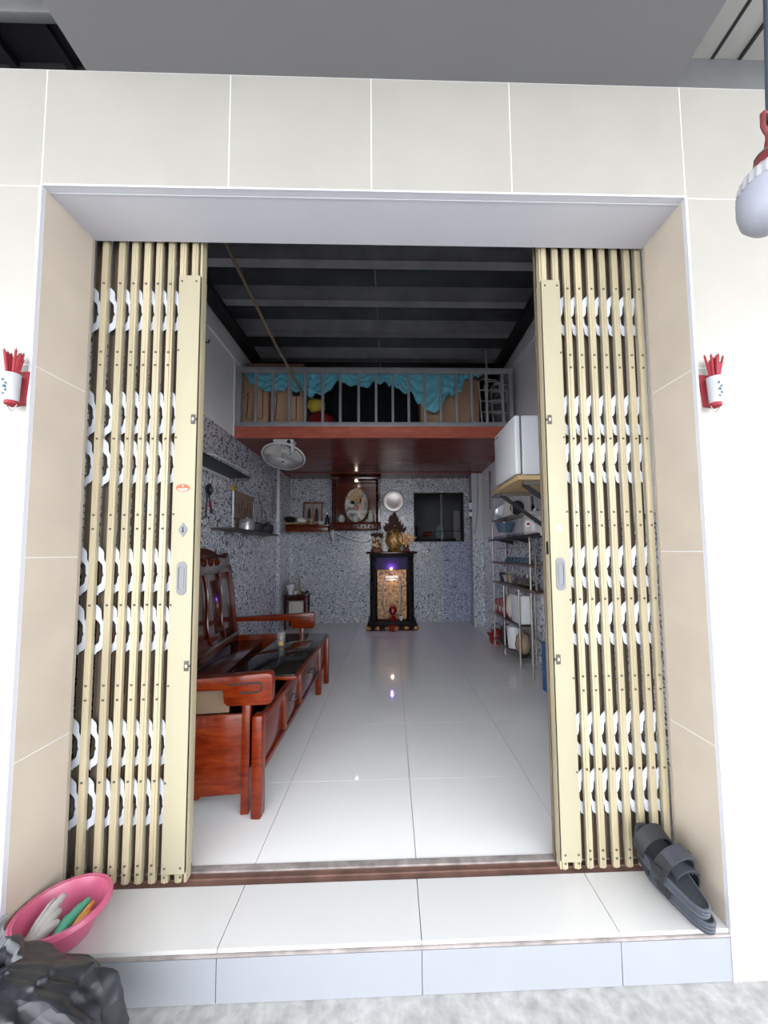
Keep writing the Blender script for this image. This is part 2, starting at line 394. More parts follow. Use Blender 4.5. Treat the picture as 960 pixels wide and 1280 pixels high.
ttr = thing('trim_2', 'dark top track of the folding gates behind the soffit', 'gate track', (0, Y2, 2.40), kind='structure')
bx(XA-.1, XB+.1, .0, .075, .03, .1).build('channel', m_dark, ttr)

def wall_panel(name, label, mb, m): return tag(mb.build(name, m), label, 'wall', kind='structure')
wl = wall_panel('wall_left', 'left room wall, grey paint above blue-grey patterned tiles', bx(XL-.12, XL-.006, Y2, YB+.1, -.1, ZC+.1), m_wpaint)
wys = cuts(Y2+.01, YB, 3.86, .4)
for a, b in zip(wys[:-1], wys[1:]):
    for c in range(8): tile(wl, m_tileL, XL-.006, XL, a, b, c*.3013, (c+1)*.3013, g=.0008)
bx(XL-.006, XL+.004, 3.84, 3.87, 2.41, 3.25).build('paint_edge', m_wpaint, wl)
bx(XL-.006, XL+.012, Y2, YB, 3.26, 3.285).build('conduit', m_wpaint, wl)
# pilasters in the left back corner
bx(XL, XL+.05, 5.34, 5.5, 0, 2.38).build('pilaster', m_tileB, wl)
wr = wall_panel('wall_right', 'right room wall, grey paint above low patterned tiles', bx(XR+.006, XR+.12, Y2, YB+.1, -.1, ZC+.1), m_wpaint)
wys = cuts(Y2+.01, YB, 3.2, .4)
for a, b in zip(wys[:-1], wys[1:]):
    for c in range(4): tile(wr, m_tileL, XR, XR+.006, a, b, c*.34, (c+1)*.34, g=.0008)
bx(XR-.012, XR+.006, Y2, YB, 3.26, 3.285).build('conduit', m_wpaint, wr)
bx(XR-.012, XR+.006, Y2, YB, 3.31, 3.325).build('conduit', m_wpaint, wr)
WX0, WX1, WZ0, WZ1 = .388, 1.235, 1.323, 2.157
mbk = bx(XL-.12, WX0, YB+.006, YB+.1, -.1, ZC+.1).box(WX1, XR+.12, YB+.006, YB+.1, -.1, ZC+.1).box(WX0, WX1, YB+.006, YB+.1, -.1, WZ0).box(WX0, WX1, YB+.006, YB+.1, WZ1, ZC+.1)
wb = wall_panel('wall_back', 'back wall of pale arabesque tiles below the loft', mbk, m_wpaint)
bxs = [XL, -1.28, -.88, -.48, -.08, WX0, .864, WX1, XR]
bzs = [0, .265, .53, .794, 1.058, WZ0, 1.60, 1.88, WZ1, 2.40]
for i, (a, b) in enumerate(zip(bxs[:-1], bxs[1:])):
    for c, d in zip(bzs[:-1], bzs[1:]):
        if a >= WX0-.01 and b <= WX1+.01 and c >= WZ0-.01 and d <= WZ1+.01: continue
        tile(wb, m_tileU if (a > .8 and d <= WZ0+.01) else m_tileB, a, b, YB, YB+.006, c, d, g=.0008)
# dark back room behind the pass-through opening
br = bx(-.2, 2.0, 7.6, 7.66, 0, 2.7).box(-.26, -.2, YB+.1, 7.66, 0, 2.7).box(2.0, 2.06, YB+.1, 7.66, 0, 2.7).box(-.26, 2.06, YB+.1, 7.66, 2.7, 2.76).box(-.26, 2.06, YB+.1, 7.66, -.2, -.151).box(XR+.12, 2.06, YB+.05, YB+.1, -.15, 2.7)
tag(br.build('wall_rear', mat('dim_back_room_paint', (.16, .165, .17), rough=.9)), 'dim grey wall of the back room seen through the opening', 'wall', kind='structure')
win = thing('window_1', 'dark rectangular pass-through opening into the dim back room', 'window', ((WX0+WX1)/2, YB, WZ0), kind='structure')
hw = (WX1-WX0)/2; hh = WZ1-WZ0
for q in ((-hw, hw, -.004, .1, 0, .02), (-hw, hw, -.004, .1, hh-.02, hh), (-hw, -hw+.02, -.004, .1, .02, hh-.02), (hw-.02, hw, -.004, .1, .02, hh-.02)):
    bx(*q).build('frame_bar', m_dark, win)
bx(.035, .06, .03, .06, .02, hh-.02).build('mullion', m_purlin, win)
bx(-hw+.02, hw-.02, .03, .06, .17, .185).build('ledge', m_dark, win)
# right back pillar
pil = tag(bx(1.275, XR-.001, 5.6, 5.78, 0, 2.395).build('wall_pillar', m_paint), 'white pillar with patterned tile foot by the back wall', 'pillar', kind='structure')
for c in range(4): tile(pil, m_tileB, 1.27, 1.405, 5.592, 5.60, c*.34, (c+1)*.34, g=.0008)
bx(1.405, XR-.001, 5.595, 5.60, 0, 1.36).build('side_tile', m_tileL, pil)
MB().tube([(1.37, 5.588, 2.39), (1.372, 5.586, 2.1), (1.36, 5.586, 1.8), (1.33, 5.586, 1.55), (1.30, 5.586, 1.42)], .006, 6).build('cable', m_purlin, pil)

ceiling = tag(bx(XL-.1, XR+.1, Y2, YB+.1, ZC+.012, ZC+.1).build('ceiling', m_dark), 'dark metal sheet ceiling with cross beams', 'ceiling', kind='structure')
by = [1.45, 1.92, 2.34, 2.776, 3.244, 3.736, 4.26, 4.8, 5.4, 6.0]
for a, b in zip(by[:-1], by[1:]):
    for x0, x1 in ((XL, -.125), (-.125, XR)): tile(ceiling, m_ceil, x0, x1, a, b, ZC, ZC+.012, name='ceiling_panel', g=.002)
bx(-.131, -.119, Y2+.1, YB-.05, ZC-.004, ZC).build('seam_strip', m_purlin, ceiling)
cbm = bx(XL+.001, XR-.001, 0, .05, -.14, 0).box(XL+.001, XR-.001, 0, .09, -.14, -.13).mesh('ceiling_beam', m_cbeam)
for y in by[1:-1]: link('ceiling_beam', cbm, (0, y, ZC), ceiling)
for x in (XL+.07, XR-.07): bx(x-.06, x+.06, Y2+.01, YB-.01, ZC-.20, ZC-.142).build('wall_girder', m_ribs_d, ceiling)

LY = 3.86
loft = thing('mezzanine', 'brown loft floor with red fascia board over the back of the room', 'loft', (0, LY, 2.40), kind='structure')
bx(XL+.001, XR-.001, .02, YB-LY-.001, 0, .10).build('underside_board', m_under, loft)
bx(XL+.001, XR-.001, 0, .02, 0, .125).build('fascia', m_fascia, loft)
bx(XL+.001, XR-.001, -.004, .0, 0, .012).build('fascia_bead', m_fascia, loft)
bx(XL+.001, XR-.001, 1.7, 1.74, -.012, 0).build('batten', m_under, loft)
rl = thing('loft_railing', 'grey painted steel railing with upright bars along the loft edge', 'railing', (0, LY+.03, 2.525))
bx(XL+.005, 1.37, -.018, .018, .61, .672).build('top_rail', m_rail, rl, bevel=.004)
bx(XL+.005, 1.37, -.018, .018, 0, .055).build('bottom_rail', m_rail, rl, bevel=.004)
bm_ = bx(-.013, .013, -.013, .013, .055, .61).mesh('baluster', m_rail)
for x in (-1.464, -1.283, -1.102, -.929, -.738, -.546, -.345, -.153, .031, .207, .384, .561, .738, .907, 1.076, 1.255): link('baluster', bm_, (x, 0, 0), rl)
pm = bx(-.022, .022, -.02, .02, 0, .672).mesh('post', m_rail)
for x in (-1.648, 1.348): link('post', pm, (x, 0, 0), rl)

# ------------------------------------------------------------------ folding gates
GY = 1.362                        # front of the pickets
RZ = [2.20, 1.926, 1.875, 1.589, 1.301, 1.249, .97, .684, .633, .35, .066, .037]
SLOT = [(2.02, 2.19), (1.604, 1.786), (1.419, 1.589), (1.014, 1.177), (.796, .964), (.386, .559), (.18, .353)]
def channel(mb, y, back=False):
    # shallow U with a raised middle rib, extruded upright
    h_ = .0115; d = .013
    po = [(-h_, 0), (-h_*.35, 0), (-h_*.25, -.0025), (h_*.25, -.0025), (h_*.35, 0), (h_, 0), (h_, d), (h_*.75, d), (h_*.75, .003), (-h_*.75, .003), (-h_*.75, d), (-h_, d)]
    if back: po = [(p, d-q) for p, q in po]
    return mb.prism(po, (0, y, .004), (1, 0, 0), (0, 1, 0), (0, 0, 2.42))
me_bar = channel(MB(), 0).mesh('picket', m_gate)
m_rear = mat('shade_painted_picket', (.13, .10, .07), rough=.6, var=.2, vscale=8)  # rear pickets are cream too; their shade is put into this brown
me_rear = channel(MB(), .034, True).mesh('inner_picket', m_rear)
mr = MB()
for z in RZ:
    mr.lathe([(.0001, .003), (.0028, .0025), (.0045, .0005), (.0045, -.001)], 8, Matrix.Translation((0, -.0025, z)) @ Matrix.Rotation(pi/2, 4, 'X'))
me_riv = mr.mesh('rivets', m_rivet)
def strap(p0, p1, y):
    """flat steel strap with scalloped edges between two points (x,z)"""
    p0, p1 = Vector((p0[0], 0, p0[1])), Vector((p1[0], 0, p1[1])); d = (p1-p0).normalized(); n = Vector((-d.z, 0, d.x))
    L = []; R_ = []
    for i in range(13):
        t = i/12; wv = .0112+.0036*cos(t*4*pi+pi)
        c = p0.lerp(p1, t)+n*.003*sin(t*4*pi); L.append(c+n*wv); R_.append(c-n*wv)
    po = [(q.x, q.z) for q in L+R_[::-1]]
    return MB().prism(po, (0, y, 0), (1, 0, 0), (0, 0, 1), (0, .002, 0))
def gate(name, label, bars, sx0, sx1, s, zb, thin):
    """s = +1: the gate opens towards +x (left gate)"""
    root = thing(name, label, 'gate', (sum(bars)/len(bars), GY, .0))
    ox = root.location.x
    for x in bars:
        b = link('picket', me_bar, (x-ox, 0, 0), root)
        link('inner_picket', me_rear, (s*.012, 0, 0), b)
        tag(link('rivets', me_riv, (0, 0, 0), b), kind='stuff')
    st1 = strap((-s*.027, .088), (s*.024, -.03), .0155).mesh('lattice_strap', m_strap)
    st2 = strap((s*.024, -.005), (-s*.027, -.088), .0195).mesh('lattice_strap', m_strap)
    bs = sorted(bars)
    for a, b in zip(bs[:-1], bs[1:]):
        for z0, z1 in SLOT:
            for me in (st1, st2): link('lattice_strap', me, ((a+b)/2-ox, 0, (z0+z1)/2), root)
    st = bx(sx0-ox, sx1-ox, -.018, -.005, zb, 2.224).build('lock_stile', m_stile, root, bevel=.0025)
    ex = sx1-.012 if s > 0 else sx0
    bx(ex-ox, ex+.012-ox, -.0172, .034, zb, 2.224).build('stile_edge', m_gate, st, bevel=.002)
    bx(ex+.002-ox, ex+.010-ox, .0, .030, .004, 2.424).build('meeting_bar', m_gate, st)
    fy = -.018
    def disc(x, z, r, name, m, t=.002, n=10, sx=1., sz=1.):
        return MB().lathe([(.0001, t), (r*.7, t), (r, t*.3), (r, 0)], n, Matrix.Translation((x-ox, fy, z)) @ Matrix.Rotation(pi/2, 4, 'X') @ Matrix.Diagonal((sx, sz, 1, 1)))\
            .build(name, m, st)
    q = MB()
    xi = sx0+.012 if s > 0 else sx1-.012; xo = sx1-.014 if s > 0 else sx0+.014
    for x, z in [(xi, 2.20), (xo, 2.20), (xi, .066), (xi, .037), (xo, .066), (xo, .037)]+[(xi-s*.006, z) for z in (1.926, 1.589, 1.301, .97, .684, .35)]:
        q.lathe([(.0001, .003), (.003, .0022), (.0042, 0)], 8, Matrix.Translation((x-ox, fy, z)) @ Matrix.Rotation(pi/2, 4, 'X'))
    tag(q.build('rivets', m_rivet, st), kind='stuff')
    # recessed oblong pull
    hx_ = (sx0+sx1)/2+s*.003-ox; hz = 1.066
    def stad(w_, h_, n=8):
        r = w_/2; pts = []
        for i in range(n+1): a = pi*i/n; pts.append((r*cos(a), h_/2-r+r*sin(a)))
        for i in range(n+1): a = pi+pi*i/n; pts.append((r*cos(a), -h_/2+r+r*sin(a)))
        return pts
    o_, i_ = stad(.034, .122), stad(.022, .086); n = len(o_)
    vs = [(hx_+p, fy-.003, hz+q_) for p, q_ in o_]+[(hx_+p, fy-.004, hz+q_) for p, q_ in i_]+[(hx_+p, fy+.004, hz+q_) for p, q_ in i_]+[(hx_+p, fy+.001, hz+q_) for p, q_ in o_]
    fs = [(a+i, a+(i+1) % n, b+(i+1) % n, b+i) for a, b in ((0, n), (n, 2*n), (3*n, 0)) for i in range(n)]+[tuple(range(2*n, 3*n))]
    MB().add(vs, fs).build('pull_handle', m_chrome, st)
    bx(hx_-.009, hx_+.009, fy-.0025, fy-.001, hz-.04, hz+.04).build('pull_recess', m_chrome, st)
    # latch plates near the meeting edge
    for z in (1.658, .753):
        xx = (sx1-.011 if s > 0 else sx0+.013)-ox
        lp = bx(xx-.008, xx+.008, fy-.004, fy-.0005, z-.018, z+.018).build('latch_plate', m_rivet, st, bevel=.003)
        bx(xx-.003, xx+.003, fy-.0046, fy-.004, z-.005, z+.005).build('latch_slot', m_white, lp)
        bx(xx+s*.012-.002, xx+s*.012+.002, fy-.003, fy, z-.004, z+.004).build('latch_pin', m_dark, lp)
    cx_ = (sx0+sx1)/2-ox
    if s > 0:
        kx = cx_+.003
        MB().prism([(0, .027), (.015, .006), (.015, -.004), (0, -.026), (-.015, -.004), (-.015, .006)], (kx, fy, 1.242), (1, 0, 0), (0, 0, 1), (0, -.002, 0)).build('keyhole_plate', m_chrome, st)
        MB().prism([(0, .013), (.003, .008), (.002, 0), (.004, -.006), (0, -.011), (-.004, -.006), (-.002, 0), (-.003, .008)], (kx, fy-.002, 1.242), (1, 0, 0), (0, 0, 1), (0, -.0006, 0)).build('keyhole', m_dark, st)
        el = lambda a, b, n=20: [(a*cos(2*pi*i/n), b*sin(2*pi*i/n)) for i in range(n)]
        mo = mat('orange_sticker', (.30, .055, .006), rough=.4); mw = mat('white_sticker_print', (.34, .33, .30), rough=.5)
        sk = MB().prism(el(.026, .0145), (cx_-.002, fy, 1.398), (1, 0, 0), (0, 0, 1), (0, -.0008, 0)).build('oval_sticker', mo, st)
        MB().prism([(-.021, -.003), (-.009, -.001), (0, -.0025), (.009, -.001), (.021, -.003), (.012, -.0105), (0, -.0125), (-.012, -.0105)], (cx_-.002, fy-.0008, 1.398), (1, 0, 0), (0, 0, 1), (0, -.0004, 0)).build('sticker_print', mw, sk)
        MB().prism(el(.004, .004, 10), (cx_-.002, fy-.0008, 1.405), (1, 0, 0), (0, 0, 1), (0, -.0004, 0)).build('sticker_print', mw, sk)
        bx(cx_-.012, cx_+.009, fy-.0013, fy-.0012, 1.3905, 1.392).build('sticker_line', m_rivet, sk)
    else:
        disc(cx_+ox, 1.24, .011, 'keyhole_plate', m_white, t=.003, n=16)
        disc(cx_+ox, 1.24, .003, 'keyhole', m_dark, t=.0042)
        bx(sx0-ox-.0006, sx0-ox+.001, .0, .02, 1.14, 1.19).build('lock_slot', m_dark, st)
    return root
gate('folding_gate', 'cream folding metal gate with orange oval sticker and diamond keyhole plate', [-1.163, -1.10, -1.038, -.988, -.94, -.895, -.848, -.803, -.757], -.806, -.726, 1, .045, .7)
gate('folding_gate', 'cream folding metal gate with small round keyhole, next to the black sandals', [.620, .668, .714, .761, .811, .860, .911, .962, 1.006], .601, .675, -1, .04, .7)

# ------------------------------------------------------------------ things outside
def incense(x, label, tilt):
    r = thing('incense_holder', label, 'incense holder', (x, Y1, 1.595), rot=(0, tilt, 0), group='incense holders on the front wall'); r.scale = (1.3, 1.3, 1.08)
    MB().prism([(-.013, 0), (.013, 0), (.024, .10), (-.024, .10)], (0, -.004, .0265), (1, 0, 0), (0, 0, 1), (0, .004, 0)).build('red_back_plate', m_redin, r)
    MB().lathe([(.012, .028), (.0165, .105), (.0175, .108), (.0150, .108), (.0115, .03)], 16, Matrix.Translation((0, -.0215, 0))).build('paper_tube', mat('white_holder_paper', (0.344, 0.344, 0.370), rough=.6), r)
    pr = MB()
    mp = mat('holder_print', (.05, .12, .16), rough=.6)
    for k, (px, pz, pw, ph) in enumerate([(-.004, .085, .003, .006), (.002, .075, .004, .004), (-.001, .066, .005, .007), (.002, .055, .003, .006), (-.003, .045, .003, .004)]):
        pr.box(px-pw/2, px+pw/2, -.0400, -.0375, pz-ph/2, pz+ph/2)
    pr.build('print', mp, r)
    MB().lathe([(.0001, .012), (.0135, .020), (.0135, .029), (.0001, .029)], 14, Matrix.Translation((0, -.0215, 0))).build('red_foot', m_redin, r)
    MB().tube([(-.0125, -.0215, .021), (0, -.0215, .0), (.0125, -.0215, .021)], .0012, 5).build('wire_hook', m_steel, r)
    rd = random.Random(3 if x < 0 else 5)
    for k in range(24):
        a = rd.uniform(0, 2*pi); q = rd.uniform(.002, .012); t = rd.uniform(.6, 1.5)
        p0 = (q*cos(a)*.85, -.0215+q*sin(a)*.7, .098); zt_ = rd.uniform(.150, .176)
        p1 = (q*cos(a)*2.1+rd.uniform(-.004, .004), -.0215+q*sin(a)*.9, zt_)
        st = MB().tube([p0, p1], .0026, 5).build('incense_stick', m_redin, r)
        p2 = Vector(p0).lerp(Vector(p1), 1.06)
        MB().tube([p1, p2], .0012, 4).build('burnt_tip', m_rivet, st)
incense(-1.160, 'bundle of red incense sticks in white wall holder above the pink basin', -.05)
incense(1.055, 'bundle of red incense sticks in white wall holder above the sandals', .03)

# hanging bulb
bu = thing('hanging_bulb', 'large unlit white bulb in a red socket on a black cord', 'light bulb', (.868, .75, 1.882), rot=(math.radians(-4), math.radians(7), 0))
MB().lathe([(.0001, 0), (.02, .002), (.038, .012), (.052, .032), (.058, .06), (.0585, .095), (.0575, .10)], 32).build('diffuser', m_bulb, bu)
rb = []
for i in range(48):
    a = 2*pi*i/48; rr = .0595 if i % 2 else .057
    rb.append((rr*cos(a), rr*sin(a)))
mbx = MB(); vs = []
for z, k in ((.098, 1), (.128, .93), (.150, .66), (.157, .5)):
    for p, q in rb: vs.append((p*k, q*k, z))
n = 48
mbx.add(vs, [(j*n+i, j*n+(i+1) % n, (j+1)*n+(i+1) % n, (j+1)*n+i) for j in range(3) for i in range(n)]+[tuple(range(3*n, 4*n))]).build('ribbed_housing', mat('white_bulb_housing', (0.344, 0.348, 0.370), rough=.5, spec=.3), bu, ang=25)
MB().lathe([(.022, .152), (.029, .157), (.029, .166), (.026, .185), (.020, .196), (.013, .20), (.0085, .212), (.006, .235), (.0001, .235)], 20).build('socket', m_sock, bu)
MB().tube([(.024*cos(a), .024*sin(a), .191) for a in [2*pi*i/14 for i in range(14)]], .0025, 6, closed=True).build('tie_wire', m_rivet, bu)
MB().tube([(0, 0, .23), (0, 0, .252), (-.006, 0, .262), (-.0115, 0, .275), (-.0115, 0, .31)], .0052, 8).tube([(0, 0, .252), (.006, 0, .262), (.0115, 0, .275), (.0115, 0, .31)], .0052, 8).tube([(-.0115, 0, .31), (.0115, 0, .31)], .0058, 8).build('hook_yoke', m_sock, bu)
MB().tube([(-.006, -.006, .285), (.009, -.006, .279)], .004, 6).build('cord_knot', m_dark, bu)
MB().tube([(.002, 0, .279), (.002, 0, .36), (.004, 0, .55), (.006, .0, .8), (.01, .0, 1.17)], .0045, 8).build('cord', mat('blue_black_cord', (.03, .04, .06), rough=.5), bu)

# basin leaning against the reveal
BM = Matrix.Translation((-1.003, 1.193, .086)) @ Matrix.Rotation(math.radians(-3), 4, 'X') @ Matrix.Diagonal((.70, .70, 1.12, 1))
ba = thing('basin', 'small pink plastic basin on the step beside the beige reveal', 'basin', (0, 0, 0)); ba.matrix_world = BM
R0 = .165
MB().lathe([(.0001, -.075), (.098, -.075), (.104, -.072), (.128, -.04), (.150, -.006), (.155, .0), (R0, .001), (R0+.003, -.004), (R0+.0005, -.010), (R0+.004, -.010), (R0+.0075, -.003), (R0+.003, .006), (.153, .006), (.146, -.002), (.124, -.039), (.100, -.069), (.0001, -.071)], 48).build('bowl', m_pink, ba)
MB().tube([((R0+.001)*cos(a), (R0+.001)*sin(a), .003) for a in [2*pi*i/40 for i in range(40)]], .005, 6, closed=True).build('rim', m_pink, ba)
def glove(name, m, label, mtx, fingers, thumb, palm, cuff=None):
    mb = MB()
    for p, q, r in fingers+thumb:
        P = [Vector(p).lerp(Vector(q), t) for t in (0, .35, .75, .95, 1.0)]
        P = [a+Vector((0, 0, .005*sin(pi*t))) for a, t in zip(P, (0, .35, .75, .95, 1))]
        mb.tube(P, [r, r*1.02, r*.92, r*.7, r*.3], 10)
    mb.ball(palm[0], 1, 14, palm[1])
    o = solo(mb, name, m, label, 'glove', loc=(0, 0, 0))
    o.matrix_world = mtx @ Matrix.Diagonal((.90, 1.2, .95, 1))
    rm = o.modifiers.new('fuse', 'REMESH'); rm.mode = 'VOXEL'; rm.voxel_size = .0020; rm.use_smooth_shade = True
    sm = o.modifiers.new('soft', 'SMOOTH'); sm.iterations = 2
    return o
glove('work_glove', m_glove, 'grey-white knitted work glove lying in the pink basin', BM @ Matrix.Translation((-.050, -.070, -.034)) @ Matrix.Rotation(math.radians(84), 4, 'Z') @ Matrix.Rotation(math.radians(-16), 4, 'Y'),
      [((0, .018, 0), (.135, .030, .012), .0125), ((0, .0, 0), (.150, .006, .016), .0135), ((0, -.018, 0), (.10, -.018, .006), .0125)], [((-.01, -.02, 0), (.062, -.044, .0), .0135)], ((-.03, 0, 0), (.05, .036, .020)))
glove('work_glove', m_gloveg, 'green rubber glove lying in the pink basin', BM @ Matrix.Translation((.055, -.045, -.034)) @ Matrix.Rotation(math.radians(80), 4, 'Z') @ Matrix.Rotation(math.radians(-16), 4, 'Y'),
      [((-.02, .014, .003), (.095, .016, .010), .0105), ((-.02, 0.0, .004), (.115, .0, .012), .012)], [((-.02, .026, 0), (.055, .034, .006), .009)], ((-.03, .008, 0), (.035, .026, .016)))
glove('work_glove', m_gloveo, 'orange rubber glove finger half hidden beside the green glove', BM @ Matrix.Translation((.082, -.030, -.032)) @ Matrix.Rotation(math.radians(80), 4, 'Z') @ Matrix.Rotation(math.radians(-13), 4, 'Y'),
      [((-.02, 0, 0), (.095, 0, .008), .0095)], [((-.02, -.014, 0), (.06, -.016, .004), .009)], ((-.025, -.006, 0), (.03, .018, .012)))

# bin bag
def tri(x): return abs((x % 1.0)-.5)*2
def bagfn(u, v):
    a = 2*pi*u
    prof = [(0, .05), (.03, .17), (.12, .235), (.32, .262), (.52, .25), (.68, .205), (.80, .145), (.89, .088), (.95, .098), (1.0, .118)]
    for (t0, r0), (t1, r1) in zip(prof[:-1], prof[1:]):
        if v <= t1: t = (v-t0)/(t1-t0); t = t*t*(3-2*t); r = r0+(r1-r0)*t; break
    z = .385*min(v, .9)/.9 + (.03*((v-.9)/.1) if v > .9 else 0)
    c, sn = cos(a), sin(a)
    w1 = noise.noise(Vector((c*1.3, sn*1.3, v*1.6)))*.9; w2 = noise.noise(Vector((c*1.7+5, sn*1.7, v*2.2)))*1.1
    f = min(1, v*2.2)
    d = .16*f*(tri(u*9+w1*.8+.25*v)**1.3-.45) + .06*f*(tri(u*17+w2*.9-.5*v)-.5) + .022*f*(tri(v*5+u*6+w1*2.5)-.5) + .02*f*(tri(v*6-u*9+w2*2.5)-.5)
    d += noise.noise(Vector((c*1.5, sn*1.5, v*2.2)))*.16 + noise.noise(Vector((c*6, sn*6, v*10)))*.012
    r *= 1+d
    return Vector((r*c*1.04-.06*v*v, r*sn*.92, z+.035*f*noise.noise(Vector((c*2, sn*2, v*3+9)))))
bag = MB().grid(bagfn, 281, 130)
bag.v = [Vector((q.x*1.06, q.y*.98, q.z*1.0))+Vector((-.905, .845, ZG+.004)) for q in bag.v]
solo(bag, 'bin_bag', m_bag, 'crumpled black plastic bin bag standing before the step', 'bin bag', ang=60)

# sandals
def sandal_parts(label, mtx):
    r = thing('sandal', label, 'sandal', group='pair of stacked sandals'); r.matrix_world = mtx @ Matrix.Diagonal((1.0, 1.2, 1.3, 1))
    def outline(k, n=36):
        pts = []
        for i in range(n):
            a = 2*pi*i/n; x = .125*cos(a); wd = .040+.009*(x/.125)+.004*sin(x*30)
            y = wd*math.copysign(abs(sin(a))**.82, sin(a))
            pts.append((x*(1+k/.125), y*(1+k/.045)))
        return pts
    def bend(x): return .022*max(0, (x-.03)/.095)**2+.004*max(0, (-x-.06)/.06)**2
    n = 36; vs = []; lay = [(0, -.004), (.004, 0), (.010, .0015), (.012, -.0015), (.018, .001), (.020, -.0015), (.027, .001), (.030, -.002)]
    for z, k in lay:
        for x, y in outline(k): vs.append((x, y, z+bend(x)))
    fs = [(j*n+i, j*n+(i+1) % n, (j+1)*n+(i+1) % n, (j+1)*n+i) for j in range(len(lay)-1) for i in range(n)]+[tuple(range(n))[::-1]]
    so = MB().add(vs, fs)
    base = len(so.v); so.v += [Vector((x, y, .030+bend(x))) for x, y in outline(-.007)]; so.f += [((len(lay)-1)*n+i, (len(lay)-1)*n+(i+1) % n, base+(i+1) % n, base+i) for i in range(n)]
    so.build('sole', m_rubber2, r, ang=60)
    fb = MB(); fb.v = [Vector((x, y, .029+bend(x))) for x, y in outline(-.0065)]+[Vector((x*.9, y*.8, .025+bend(x))) for x, y in outline(-.007)]
    fb.f = [(i, (i+1) % n, n+(i+1) % n, n+i) for i in range(n)]+[tuple(range(n, 2*n))]
    fb.build('footbed', m_bed, r, ang=60)
    def band(x0, x1, h_, w_, t=.004, lean=0., a0=0, a1=pi, m=m_rubber, name='strap'):
        vs = []; K = 18
        for i in range(K+1):
            a = a0+(a1-a0)*i/K
            for xx, rr in ((x0, 0), (x1, 0), (x1, t), (x0, t)):
                vs.append((xx+lean*sin(a), (w_+rr)*cos(a), .018+bend(xx)+(h_+rr)*abs(sin(a))**.75))
        fs = [(i*4+k, i*4+(k+1) % 4, (i+1)*4+(k+1) % 4, (i+1)*4+k) for i in range(K) for k in range(4)]+[(3, 2, 1, 0), (K*4, K*4+1, K*4+2, K*4+3)]
        return MB().add(vs, fs).build(name, m, r, ang=50)
    band(.045, .088, .050, .047)                      # toe strap
    band(-.030, .014, .072, .044, lean=-.010)         # instep strap
    band(-.032, .010, .0775, .0475, lean=-.010, a0=.8, a1=pi*.78, m=mat('slate_velcro', (.028, .031, .040), rough=.6), name='fastener_flap')
    # heel strap
    K = 16; vs = []
    for i in range(K+1):
        a = -pi/2+pi*i/K; x = -.015-.098*cos(a); y = .046*sin(a)
        for dz in (.045, .072):
            for rr in (0, .004): vs.append((x-rr*cos(a), y+rr*sin(a), .02+dz*(.72+.28*cos(a))))
    fs = []
    for i in range(K):
        b = i*4; c = b+4
        for p, q in ((0, 1), (1, 3), (3, 2), (2, 0)): fs.append((b+p, b+q, c+q, c+p))
    HS = MB().add(vs, fs+[(0, 2, 3, 1), (K*4, K*4+1, K*4+3, K*4+2)])
    if 'top' in label: pass
    # heel strap flipped forward over the instep, as it lies in a worn sandal
    HS.xf(Matrix.Translation((-.02, 0, .058)) @ Matrix.Rotation(math.radians(-172), 4, 'Y') @ Matrix.Translation((.015, 0, -.05))).build('heel_strap', m_rubber, r, ang=50)
    bx(-.012, .0, -.0515, -.0475, .05, .068).build('buckle', m_rivet, r)
    return r
def sm(x, y, z, yaw, pitch, roll): return Matrix.Translation((x, y, z)) @ Matrix.Rotation(yaw, 4, 'Z') @ Matrix.Rotation(-pitch, 4, 'Y') @ Matrix.Rotation(roll, 4, 'X')
d2 = math.radians
sandal_parts('charcoal strap sandal lying underneath, leaning on the folding gate', sm(.930, 1.243, .018, d2(98), d2(9), d2(0)))
sandal_parts('charcoal strap sandal stacked on top of the other sandal', sm(.905, 1.231, .084, d2(100), d2(15), d2(-5)))

# ------------------------------------------------------------------ sofa and table
sf = thing('sofa', 'long red lacquered wooden sofa with scroll arms and carved back', 'sofa', (-.652, 1.690, 0), math.radians(5.5))
for y in (0.0, 1.66):
    bx(-.024, .012, y, y+.042, 0, .475).build('leg', m_orange, sf, bevel=.004)
    bx(-.62, -.58, y, y+.042, 0, .42).build('leg', m_wood, sf, bevel=.004)
bx(-.58, -.024, .010, .030, .085, .43).build('end_panel', m_orange, sf, bevel=.003)
bx(-.58, -.024, 1.672, 1.692, .085, .43).build('end_panel', m_orange, sf, bevel=.003)
bx(-.575, -.345, .032, 1.670, .35, .385).build('seat', m_woodd, sf, bevel=.004)
bx(-.365, -.345, .032, 1.670, .08, .35).build('seat_apron', m_woodd, sf)
bx(-.58, -.09, .034, .042, .432, .54).build('side_rail', mat('dull_tan_side', (.17, .115, .07), rough=.6), sf)
arm = [(-.60, .552), (-.60, .588), (-.05, .606), (.088, .612), (.104, .606), (.110, .592), (.110, .496), (.104, .480), (.088, .472), (-.085, .476), (-.098, .490), (-.105, .545)]
for y in (-.012, 1.655):
    a_ = MB().prism(arm, (0, y, 0), (1, 0, 0), (0, 0, 1), (0, .062, 0)).build('arm', m_orange, sf, bevel=.005)
    gr = MB(); yy = y-.0006
    gr.tube([(-.03, yy, .532), (.045, yy, .532), (.062, yy, .54), (.066, yy, .556), (.062, yy, .57), (.045, yy, .574), (-.085, yy, .570)], .0042, 6)
    gr.build('carved_groove', m_dark, a_)
bk = Matrix.Translation((-.560, 0, .40)) @ Matrix.Rotation(math.radians(-7), 4, 'Y')
def bpart(name, mb, m, par=None, bev=.004): return mb.xf(bk).build(name, m, par or sf, bevel=bev)
